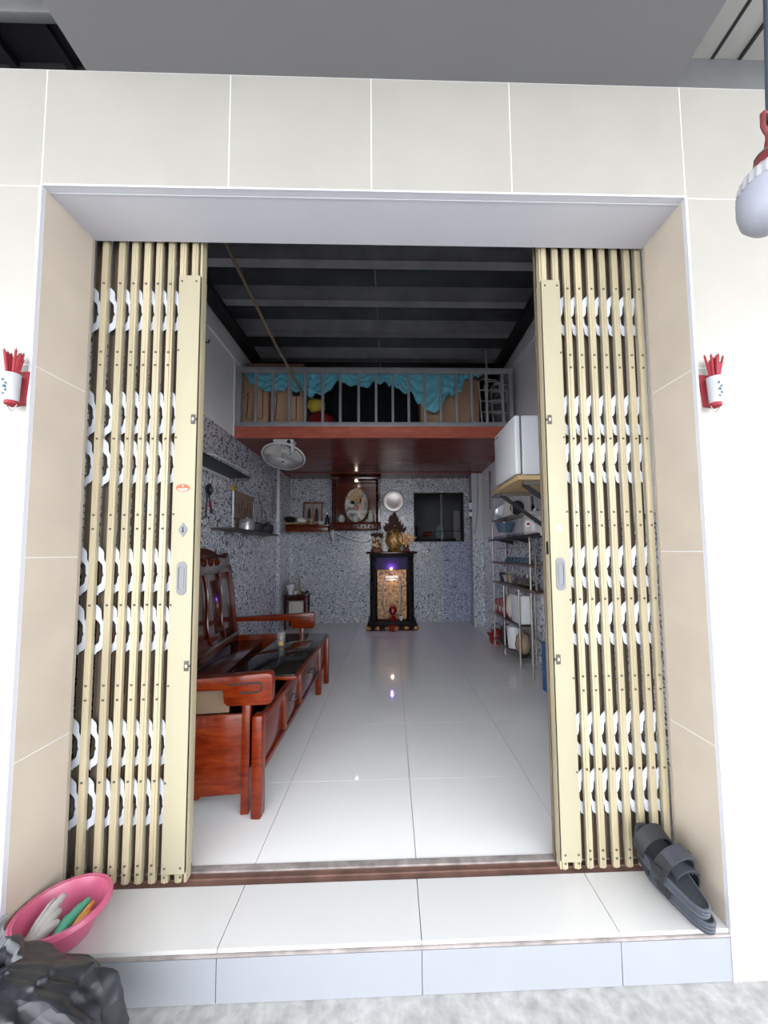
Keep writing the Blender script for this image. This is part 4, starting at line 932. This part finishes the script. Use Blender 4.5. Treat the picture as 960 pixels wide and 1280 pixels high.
lo = thing('leaf_ornament', 'gilded leaf spray on the shrine top, on the side of the dark opening', 'ornament', (.235, 5.60, TZ))
MB().lathe([(.0001, 0), (.06, 0), (.055, .03), (.03, .05), (.0001, .05)], 14, sy=.6).build('base', mat('red_brown_base', (.2, .05, .03)), lo)
MB().lathe([(.0001, .04), (.05, .06), (.045, .14), (.03, .2), (.0001, .2)], 12, sy=.6).build('stem', m_gold, lo)
for k in range(9):
    a = -.9+k*.26; link('carved_leaf', lm2, (.02*sin(a), -.02-.006*(k % 3), .12+.02*(k % 3)), lo, (0, a, 0)).scale = (1.2, 1, 1.35)
solo(MB().ball((-.10, 5.52, TZ+.19), .028, 12), 'white_ball', m_white, 'small white ball resting between figurine and crowned ornament', 'ball') if 0 else None

# ------------------------------------------------------------------ small table in the left back corner
stb = thing('side_table', 'small dark wooden side table in the corner beyond the sofa', 'table', (-1.45, 5.72, 0))
for x in (-.16, .135):
    for y in (-.13, .12): bx(x-.014, x+.014, y-.014, y+.014, 0, .50).build('leg', m_woodd, stb)
bx(-.20, .175, -.165, .155, .50, .525).build('top', m_woodd, stb, bevel=.004)
bx(-.17, .145, -.14, -.12, .44, .50).build('apron', m_woodd, stb)
bx(-.16, .135, -.13, .12, .18, .195).build('shelf', m_woodd, stb)
solo(bx(-1.57, -1.36, 5.62, 5.76, .1955, .42), 'storage_box', m_paper, 'pale box on the lower shelf of the side table', 'box', bevel=.006)
cup('plant_pot', 'white tapered pot on the small side table', -1.55, 5.66, .5255, .075, .14, m_white, 'pot')
vb = thing('small_vase', 'little brown vase holding a red stick on the side table', 'vase', (-1.435, 5.67, .5255))
MB().lathe([(.0001, 0), (.03, 0), (.042, .04), (.02, .10), (.024, .13), (.0001, .13)], 14).build('body', m_tan, vb)
MB().tube([(0, 0, .12), (.01, 0, .25), (.006, 0, .30)], .006, 5).build('stick', m_red, vb)
cup('small_bowl', 'small pale bowl in front of the brown vase', -1.47, 5.60, .5255, .04, .05, m_white)
gp = thing('green_plant', 'low dark green sprig at the edge of the side table', 'plant', (-1.34, 5.66, .5255))
for k in range(7): MB().prism([(0, 0), (.02, .03), (.012, .08), (0, .1), (-.012, .08), (-.02, .03)], (0, 0, .01), (cos(k*.9), sin(k*.9), 0), (cos(k*.9)*.75, sin(k*.9)*.75, .35), (0, 0, .003)).build('leaf', mat('dark_leaf', (.015, .05, .03), rough=.5), gp)
MB().lathe([(.0001, 0), (.035, 0), (.03, .02), (.0001, .025)], 12).build('tuft', mat('dark_leaf', (.015, .05, .03)), gp)

# ------------------------------------------------------------------ loft things
LZ = 2.501
def carton(label, x0, x1, y0, y1, z0, z1, marks=True):
    t = thing('cardboard_box', label, 'box', ((x0+x1)/2, (y0+y1)/2, z0), group='cartons stored on the loft')
    hx_, hy_ = (x1-x0)/2, (y1-y0)/2
    bx(-hx_, hx_, -hy_, hy_, 0, z1-z0).build('carton', m_card, t, bevel=.006)
    bx(-hx_*.98, hx_*.98, -.03, .03, z1-z0, z1-z0+.001).build('tape', m_tan, t)
    if marks:
        f = -hy_-.0008
        def path(p): MB().tube([(a, f, b) for a, b in p], .0045, 4).build('print_line', m_ink, t)
        h_ = z1-z0
        path([(-hx_*.55, h_*.22), (-hx_*.75, h_*.22), (-hx_*.70, h_*.30), (-hx_*.62, h_*.55), (-hx_*.70, h_*.60), (-hx_*.55, h_*.62)])
        path([(hx_*.0, h_*.22), (hx_*.55, h_*.22), (hx_*.55, h_*.78)])
    return t
carton('brown cardboard carton in the loft corner, touching the grey wall', -1.655, -1.375, 4.02, 4.35, LZ, 3.26)
carton('brown cardboard carton with dark stamp behind the teal cloth', -1.355, -.985, 4.04, 4.36, LZ, 3.255)
carton('tall brown carton on the loft beside the metal frames', .36, 1.06, 4.16, 4.5, LZ, 3.20, False)
bx_ = bpy.data.objects['cardboard_box.001']
bx(.06, .14, -.1608, -.1602, .44, .52).build('stamp', m_iron, bx_)
solo(bx(-1.64, -.98, 4.02, 4.22, 3.2620, 3.315), 'wooden_plank', mat('reddish_plank', (.24, .13, .09), rough=.7, var=.1), 'reddish wooden plank lying across the loft cartons', 'plank', bevel=.003)
# teal cloth strung along the back of the railing
def clothfn(u, v):
    x = -1.62+2.68*u
    tops = 3.225-.02*sin(u*pi)*1.2+.008*sin(u*37)
    drop = [(0, .05), (.03, .16), (.10, .22), (.18, .19), (.27, .27), (.33, .22), (.39, .10), (.47, .13), (.5, .17), (.55, .10), (.62, .13), (.68, .22), (.73, .36), (.77, .44), (.81, .42), (.84, .27), (.90, .24), (.92, .09), (.97, .05), (1.01, .02)]
    for (a, p), (b, q) in zip(drop[:-1], drop[1:]):
        if u <= b: t = (u-a)/(b-a); t = t*t*(3-2*t); d = p+(q-p)*t; break
    d = d*1.02+.035; z = tops-d*v
    fold = .022*sin(x*46+4*sin(x*7)+v*3)*(.4+.6*v)+.020*sin(v*20-abs(sin(x*5.2))*10)*(.3+v)*.8
    return Vector((x+.012*sin(v*9+x*20)*v, 3.965+fold, z+.010*sin(x*60)*v))
cl = MB().grid(clothfn, 200, 22)
clo = solo(cl, 'teal_cloth', m_teal, 'crumpled teal cloth draped in swags behind the loft railing', 'cloth', ang=80)
clo.modifiers.new('t', 'SOLIDIFY').thickness = .003
def sack(name, m, label, c, sc, seed):
    mb = MB().ball((0, 0, 0), 1, 28, (1, 1, 1), 18)
    vs = []
    for q in mb.v:
        n_ = noise.noise(q*2.2+Vector((seed, 0, 0)))*.16+noise.noise(q*6+Vector((0, seed, 0)))*.06
        q = q*(1+n_); vs.append(Vector((q.x*sc[0]+c[0], q.y*sc[1]+c[1], max(-.9, q.z)*sc[2]+c[2]+.9*sc[2])))
    mb.v = vs
    return solo(mb, name, m, label, 'bag', ang=70)
sack('plastic_sack', m_red, 'shiny red plastic bag on the loft behind the railing', (-.80, 4.12, LZ), (.17, .13, .15), 3)
sack('plastic_sack', m_yel, 'crumpled yellow bag on top of the red bag', (-.86, 4.13, 2.79), (.10, .08, .085), 8)
cu = MB().grid(lambda u, v: Vector((-1.0+1.5*u, 4.62+.03*sin(u*60+sin(v*4))+.015*sin(u*23), LZ+.92*v)), 120, 8)
cuo = solo(cu, 'dark_curtain', m_navy, 'dark navy curtain hanging across the loft behind the bags', 'curtain', ang=80); cuo.modifiers.new('t', 'SOLIDIFY').thickness = .004
mf = thing('metal_frame_stack', 'stack of bent metal tube frames on the loft above the fridge', 'metal frames', (1.22, 4.12, LZ))
rng = random.Random(4)
for k in range(3):
    o_ = k*.075
    P = [(-.16+o_, -.10+.03*k, 0), (-.19+o_, -.08+.03*k, .62-.03*k), (-.15+o_, -.06, .66-.03*k), (.02+o_, -.04, .66-.03*k), (.06+o_, -.06+.03*k, .6-.03*k), (.12+o_, -.09+.03*k, 0)]
    MB().tube(P, .0085, 6).build('bent_tube', mat('worn_tube_steel', (.55, .54, .52), rough=.45, metal=.3), mf)
    for j in range(4):
        z = .12+j*.13; MB().tube([(-.165+o_-.006*j, -.095+.03*k, z), (.10+o_-.008*j, -.085+.03*k, z+.02)], .006, 5).build('rung', mat('worn_tube_steel', (.55, .54, .52), rough=.45, metal=.3), mf)
MB().tube([(-.06, .02, .60), (-.07, .02, 1.05)], .012, 6).build('upright_tube', mat('worn_tube_steel', (.55, .54, .52), rough=.45, metal=.3), mf)
po_ = MB().tube([(-.955, 4.00, 2.90+.01), (-1.10, 3.40, 3.165), (-1.209, 2.78, 3.43), (-1.255, 2.5, 3.545)], .0135, 8)
solo(po_, 'bamboo_pole', m_bamb, 'long bamboo pole slanting from the loft railing to the ceiling', 'pole')

# ------------------------------------------------------------------ right wall: fridge on a bracket, rack, kitchen things
fb_ = thing('bracket_shelf', 'plywood bracket shelf with steel struts carrying the fridge', 'shelf', (XR, 2.64, 1.625))
bx(-.60, -.001, -.31, .29, 0, .028).build('board', m_ply, fb_, bevel=.002)
for y in (-.26, .22):
    MB().beam((-.55, y, -.014), (-.004, y, -.014), .03, .026).build('bracket_rail', m_rackm, fb_)
    MB().beam((-.55, y, -.02), (-.012, y, -.42), .025, .025).build('strut', m_iron, fb_)
    MB().beam((-.014, y, -.42), (-.014, y, -.02), .025, .025).build('wall_leg', m_rackm, fb_)
frg = thing('mini_fridge', 'small white fridge on the plywood bracket shelf', 'fridge', (XR-.32, 2.64, 1.6535))
bx(-.22, .285, -.24, .24, .02, .435).build('cabinet', m_fridge, frg, bevel=.012)
dr = bx(-.270, -.228, -.24, .24, .022, .435).build('door', m_white, frg, bevel=.014)
bx(-.2285, -.2195, -.232, .232, .03, .425).build('door_seal', m_purlin, frg)
bx(-.276, -.270, .12, .215, .395, .402).build('badge', m_steel, dr)
for y in (-.2, .2):
    for x in (-.2, .24): MB().lathe([(.0001, 0), (.018, 0), (.018, .02), (.0001, .02)], 10, Matrix.Translation((x, y, 0))).build('foot', m_white, frg)

rk = thing('storage_rack', 'tall narrow steel rack of shelves below the fridge', 'rack', (1.355, 3.80, 0))
RXf, RXb = -.085, .075
for y, z1 in ((-.52, 1.28), (-.20, .79), (.28, .79), (.68, 2.0)):
    MB().tube([(RXf, y, 0), (RXf, y, z1)], .011, 8).build('post', m_rackm, rk)
    MB().tube([(RXb, y, 0), (RXb, y, z1)], .011, 8).build('post', m_rackm, rk)
MB().tube([(RXf, -.52, 1.26), (RXf+.01, -.56, 1.20), (RXf+.02, -.60, 1.10), (RXf+.02, -.60, .80)], .009, 6).build('curved_end_bar', m_rackm, rk)
wsf = mat('rack_shelf_wood', (.16, .09, .06), rough=.5, var=.2)
for z, y0, y1, m in ((1.02, -.60, .68, wsf), (.785, -.62, .68, wsf), (.40, -.22, .69, m_rackm), (.09, -.20, .69, m_rackm)):
    sfp = bx(RXf-.01, RXb+.005, y0, y1, z-.012, z).build('shelf', m, rk)
    MB().tube([(RXf-.012, y0, z+.008), (RXf-.012, y1, z+.008)], .007, 6).build('front_rail', m_rackm, sfp)
MB().tube([(RXf, -.52, 1.19), (RXf, .68, 1.19)], .006, 6).build('guard_rail', m_rackm, rk)
MB().tube([(RXf, -.21, .40), (RXb, -.52, .28)], .006, 6).build('brace', m_rackm, rk)
def kitchen(name, mb, m, label, cat, group=None): return solo(mb, name, m, label, cat, group)
for k in range(6):
    kitchen('glazed_bowl', MB().lathe([(.0001, .055), (.022, .055), (.028, .05), (.05, 0), (.046, 0), (.024, .044), (.0001, .046)], 16, Matrix.Translation((1.34, 3.52+k*.115, 1.0355))), m_bluc, 'blue grey glazed bowl upside down in a row on the upper rack shelf', 'bowl', 'row of blue bowls on the rack')
trp = thing('steel_tray', 'wide steel tray with lid on the second rack shelf', 'tray', (1.345, 3.58, .8005))
MB().lathe([(.0001, 0), (.11, 0), (.15, .03), (.16, .032), (.16, .036), (.145, .036), (.105, .006), (.0001, .006)], 28, sx=.5, sy=1.35).build('tray', m_steel, trp)
MB().lathe([(.14, .036), (.12, .06), (.05, .085), (.014, .09), (.018, .12), (.0001, .125)], 24, sx=.48, sy=1.2).build('lid', m_steel, trp)
kitchen('steel_ladle', MB().ball((1.34, 3.30, .955), .03, 12, (1, 1, .8), 8), m_steel, 'shiny steel ball strainer above the tray on the rack', 'strainer') if 0 else None
for k, (y, r, h_, lab, m) in enumerate(((3.90, .045, .07, 'small steel bowl beyond the tray on the rack', m_steel), (4.03, .05, .09, 'tan spice jar on the second rack shelf', m_tan), (4.18, .045, .08, 'steel mug at the far end of the second rack shelf', m_alu), (4.33, .04, .10, 'dark jar at the far end of the second rack shelf', m_iron))):
    cup('rack_jar', lab, 1.335, y, .8005, r, h_, m, 'jar')
tk = thing('plastic_canister', 'tall white plastic canister on the lower rack shelf', 'canister', (1.345, 3.74, .4155))
bx(-.075, .072, -.115, .115, 0, .29).build('body', m_white, tk, bevel=.02)
MB().lathe([(.03, .285), (.03, .31), (.0001, .31)], 14).build('cap', m_white, tk)
sk_ = sack('white_sack', m_paper, 'pale plastic sack between the canister and the red packs', (1.335, 3.98, .416), (.075, .085, .14), 5)
for k, (y, z) in enumerate(((4.13, .4155), (4.25, .4155), (4.40, .4155))):
    p = thing('red_packet', ['red and white food packet leaning next to the pale sack', 'red food packet between two other red packets on the rack', 'red and white food packet at the far rack post'][k], 'packet', (1.33, y, z))
    bx(-.06, .06, -.045, .045, 0, .16+.03*(k % 2)).build('pack', m_red, p, bevel=.012); bx(-.0615, -.0595, -.03, .03, .04, .10).build('label', m_white, p)
sack('brown_sack', m_tan, 'brown sack on the bottom rack shelf', (1.34, 3.72, .107), (.07, .085, .12), 12)
bk_ = thing('white_bucket', 'white bucket beside the brown sack on the bottom rack shelf', 'bucket', (1.335, 3.97, .1065))
MB().lathe([(.0001, 0), (.062, 0), (.078, .22), (.082, .22), (.082, .23), (.072, .23), (.058, .01), (.0001, .01)], 22).build('pail', m_white, bk_)
MB().tube([(0.0, .08*cos(a), .21+.06*sin(a)) for a in [pi*i/10 for i in range(11)]], .003, 5).build('handle', m_steel, bk_)
for k, y in enumerate((4.17, 4.30)):
    b = thing('sauce_bottle', ['dark sauce bottle beside the bucket on the bottom shelf', 'dark sauce bottle beside the red kettle'][k], 'bottle', (1.335, y, .1065))
    MB().lathe([(.0001, 0), (.04, 0), (.042, .14), (.016, .19), (.015, .23), (.0001, .23)], 14).build('body', m_iron, b); MB().lathe([(.018, .225), (.018, .25), (.0001, .25)], 10).build('cap', m_red if k else m_white, b)
kt = thing('red_kettle', 'round red kettle on the floor at the far end of the rack', 'kettle', (1.325, 4.60, 0)); kt.scale = (.78, .78, .85)
MB().lathe([(.0001, 0), (.10, 0), (.12, .05), (.115, .14), (.07, .20), (.0001, .22)], 22).build('body', m_red, kt)
MB().tube([(-.09*cos(a), 0, .17+.12*sin(a)) for a in [pi*i/10 for i in range(11)]], .008, 6).build('handle', m_iron, kt)
MB().tube([(-.10, 0, .10), (-.15, 0, .16)], [.02, .012], 8).build('spout', m_red, kt)
bb = thing('blue_crate', 'blue plastic crate on the floor beside the steel rack', 'crate', (1.36, 2.93, 0))
cr_ = MB()
bx(-.10, .078, -.16, .13, 0, .02).build('bottom', m_blue, bb)
for q in ((-.10, -.09, -.16, .13, .02, .38), (.068, .078, -.16, .13, .02, .38), (-.09, .068, -.16, -.15, .02, .38), (-.09, .068, .12, .13, .02, .38)): bx(*q).build('side', m_blue, bb, bevel=.002)
bx(-.108, .08, -.168, .138, .37, .392).build('rim', m_blue, bb, bevel=.004)

# work shelf with rice cooker and dish things
wk = thing('work_shelf', 'dark wall shelf with a white end cap carrying the rice cooker', 'shelf', (XR, 3.6, 1.30))
bx(-.24, -.001, -.75, .80, -.018, 0).build('board', m_iron, wk)
bx(-.246, -.12, -.765, -.75, -.024, .012).build('end_cap', m_white, wk)
for y in (-.55, .1, .62): MB().prism([(-.001, -.018), (-.20, -.018), (-.001, -.07)], (0, y, 0), (1, 0, 0), (0, 0, 1), (0, .008, 0)).build('bracket', m_iron, wk)
rc = thing('rice_cooker', 'round white rice cooker with a red label on the work shelf', 'rice cooker', (1.285, 3.17, 1.3005))
MB().lathe([(.0001, 0), (.085, 0), (.105, .02), (.115, .08), (.11, .14), (.09, .175), (.0001, .19)], 28).build('body', mat('warm_grey_enamel', (.50, .47, .46), rough=.35), rc)
MB().lathe([(.092, .176), (.07, .20), (.03, .21), (.015, .212), (.017, .228), (.0001, .23)], 22).build('lid', m_white, rc)
MB().prism([(.032*cos(2*pi*i/18), .032*sin(2*pi*i/18)) for i in range(18)], (-.088, -.075, .09), (.62, -.78, 0), (0, 0, 1), (-.004, -.003, 0)).build('label', m_white, rc)
MB().prism([(-.016, -.01), (.016, -.01), (.016, .004), (0, .012), (-.016, .004)], (-.0925, -.0785, .088), (.62, -.78, 0), (0, 0, 1), (-.002, -.0015, 0)).build('label_mark', m_red, rc)
for s_ in (-1, 1): MB().tube([(0, s_*.108, .10), (0, s_*.14, .11), (-.04, s_*.135, .11), (-.045, s_*.10, .10)], .008, 6).build('handle', m_iron, rc)
kitchen('white_carton', bx(1.24, 1.36, 2.93, 3.0, 1.3005, 1.44), m_white, 'white packet leaning beside the rice cooker', 'packet')
dr_ = thing('dish_rack', 'hanging wire dish rack above the work shelf', 'dish rack', (XR, 4.0, 1.52))
for z in (.0, .30):
    MB().tube([(-.002, -.36, z), (-.20, -.36, z), (-.20, .40, z), (-.002, .40, z)], .007, 6).build('hoop', m_rackm, dr_)
    for k in range(7): MB().tube([(-.2, -.30+k*.11, z), (-.002, -.30+k*.11, z)], .004, 5).build('wire', m_rackm, dr_)
for y in (-.36, .40):
    MB().tube([(-.2, y, 0), (-.2, y, .30)], .006, 6).build('upright', m_rackm, dr_)
    MB().tube([(-.004, y, 0), (-.004, y, .30)], .006, 6).build('upright', m_rackm, dr_)
for k, (y, r, m, lab) in enumerate(((3.72, .075, m_iron, 'black frying pan standing in the dish rack'), (3.92, .085, m_paper, 'pale chopping board standing in the dish rack'), (4.12, .085, m_fridge, 'white plate standing in the dish rack'), (4.28, .08, m_alu, 'steel plate standing at the far end of the dish rack'))):
    mtx = Matrix.Translation((1.33, y, 1.529+r)) @ Matrix.Rotation(math.radians(-72), 4, 'X')
    if k == 1: kitchen('chopping_board', MB().box(-.08, .075, -.09, .09, -.008, .008).xf(mtx), m, lab, 'board')
    else: kitchen('dish', MB().lathe([(.0001, 0), (r*.6, 0), (r, .02), (r, .024), (r*.58, .006), (.0001, .006)], 22, mtx), m, lab, 'dish')
bsn = thing('grey_colander', 'blue grey plastic tub hanging under the dish rack', 'tub', (1.31, 4.10, 1.37))
MB().lathe([(.0001, 0), (.075, 0), (.11, .10), (.118, .10), (.118, .112), (.102, .112), (.07, .008), (.0001, .008)], 22).build('bowl', m_bluc, bsn)
kn = thing('spice_strip', 'orange brown strip of sachets hanging under the fridge shelf', 'sachets', (XR-.012, 3.28, 1.58))
for k in range(5): bx(-.012, .008, -.045+.004*(k % 2), .045, .0+k*.055, .05+k*.055).build('sachet', mat('orange_brown_sachet', (.30, .12, .04), rough=.4), kn, bevel=.006)
for k, (y, z, l, m) in enumerate(((3.05, 1.50, .28, m_rackm), (3.48, 1.50, .32, m_steel), (3.58, 1.56, .25, m_iron))):
    u = thing('hanging_utensil', ['grey skimmer hanging above the rice cooker next to the sachets', 'steel spoon hanging between the sachets and the dish rack', 'black turner hanging close to the frying pan in the dish rack'][k], 'utensil', (XR-.01, y, z))
    MB().tube([(0, 0, .06), (0, .01, l)], .006, 6).build('handle', m, u); MB().ball((0, 0, .03), .04, 12, (.3, .9, 1), 8).build('head', m, u)
cal = thing('wall_calendar', 'small white and blue packet hung on the pillar edge', 'packet', (1.25, 5.60, 1.70))
bx(-.03, .02, -.03, -.002, 0, .22).build('sheet', mat('bright_white_sheet', (.75, .78, .88), rough=.5), cal, bevel=.008)
bx(-.028, .018, -.033, -.03, .07, .11).build('blue_mark', m_bluc, cal); MB().ball((-.005, -.016, .235), .018, 8).build('hanger', m_iron, cal); bx(-.02, .012, -.028, -.004, -.03, 0).build('dark_foot', m_iron, cal)
solo(bx(1.41, 1.432, 5.05, 5.08, 1.75, 2.30), 'wall_conduit', m_purlin, 'thin dark conduit on grey paint between dish rack and pillar', 'conduit')
sw = thing('wall_switch', 'small white switch on patterned tiles between rack and pillar', 'switch', (XR, 5.2, 1.22)); bx(-.008, -.0005, -.035, .035, 0, .07).build('plate', m_white, sw, bevel=.003); bx(-.012, -.008, -.012, .012, .02, .05).build('rocker', m_white, sw)
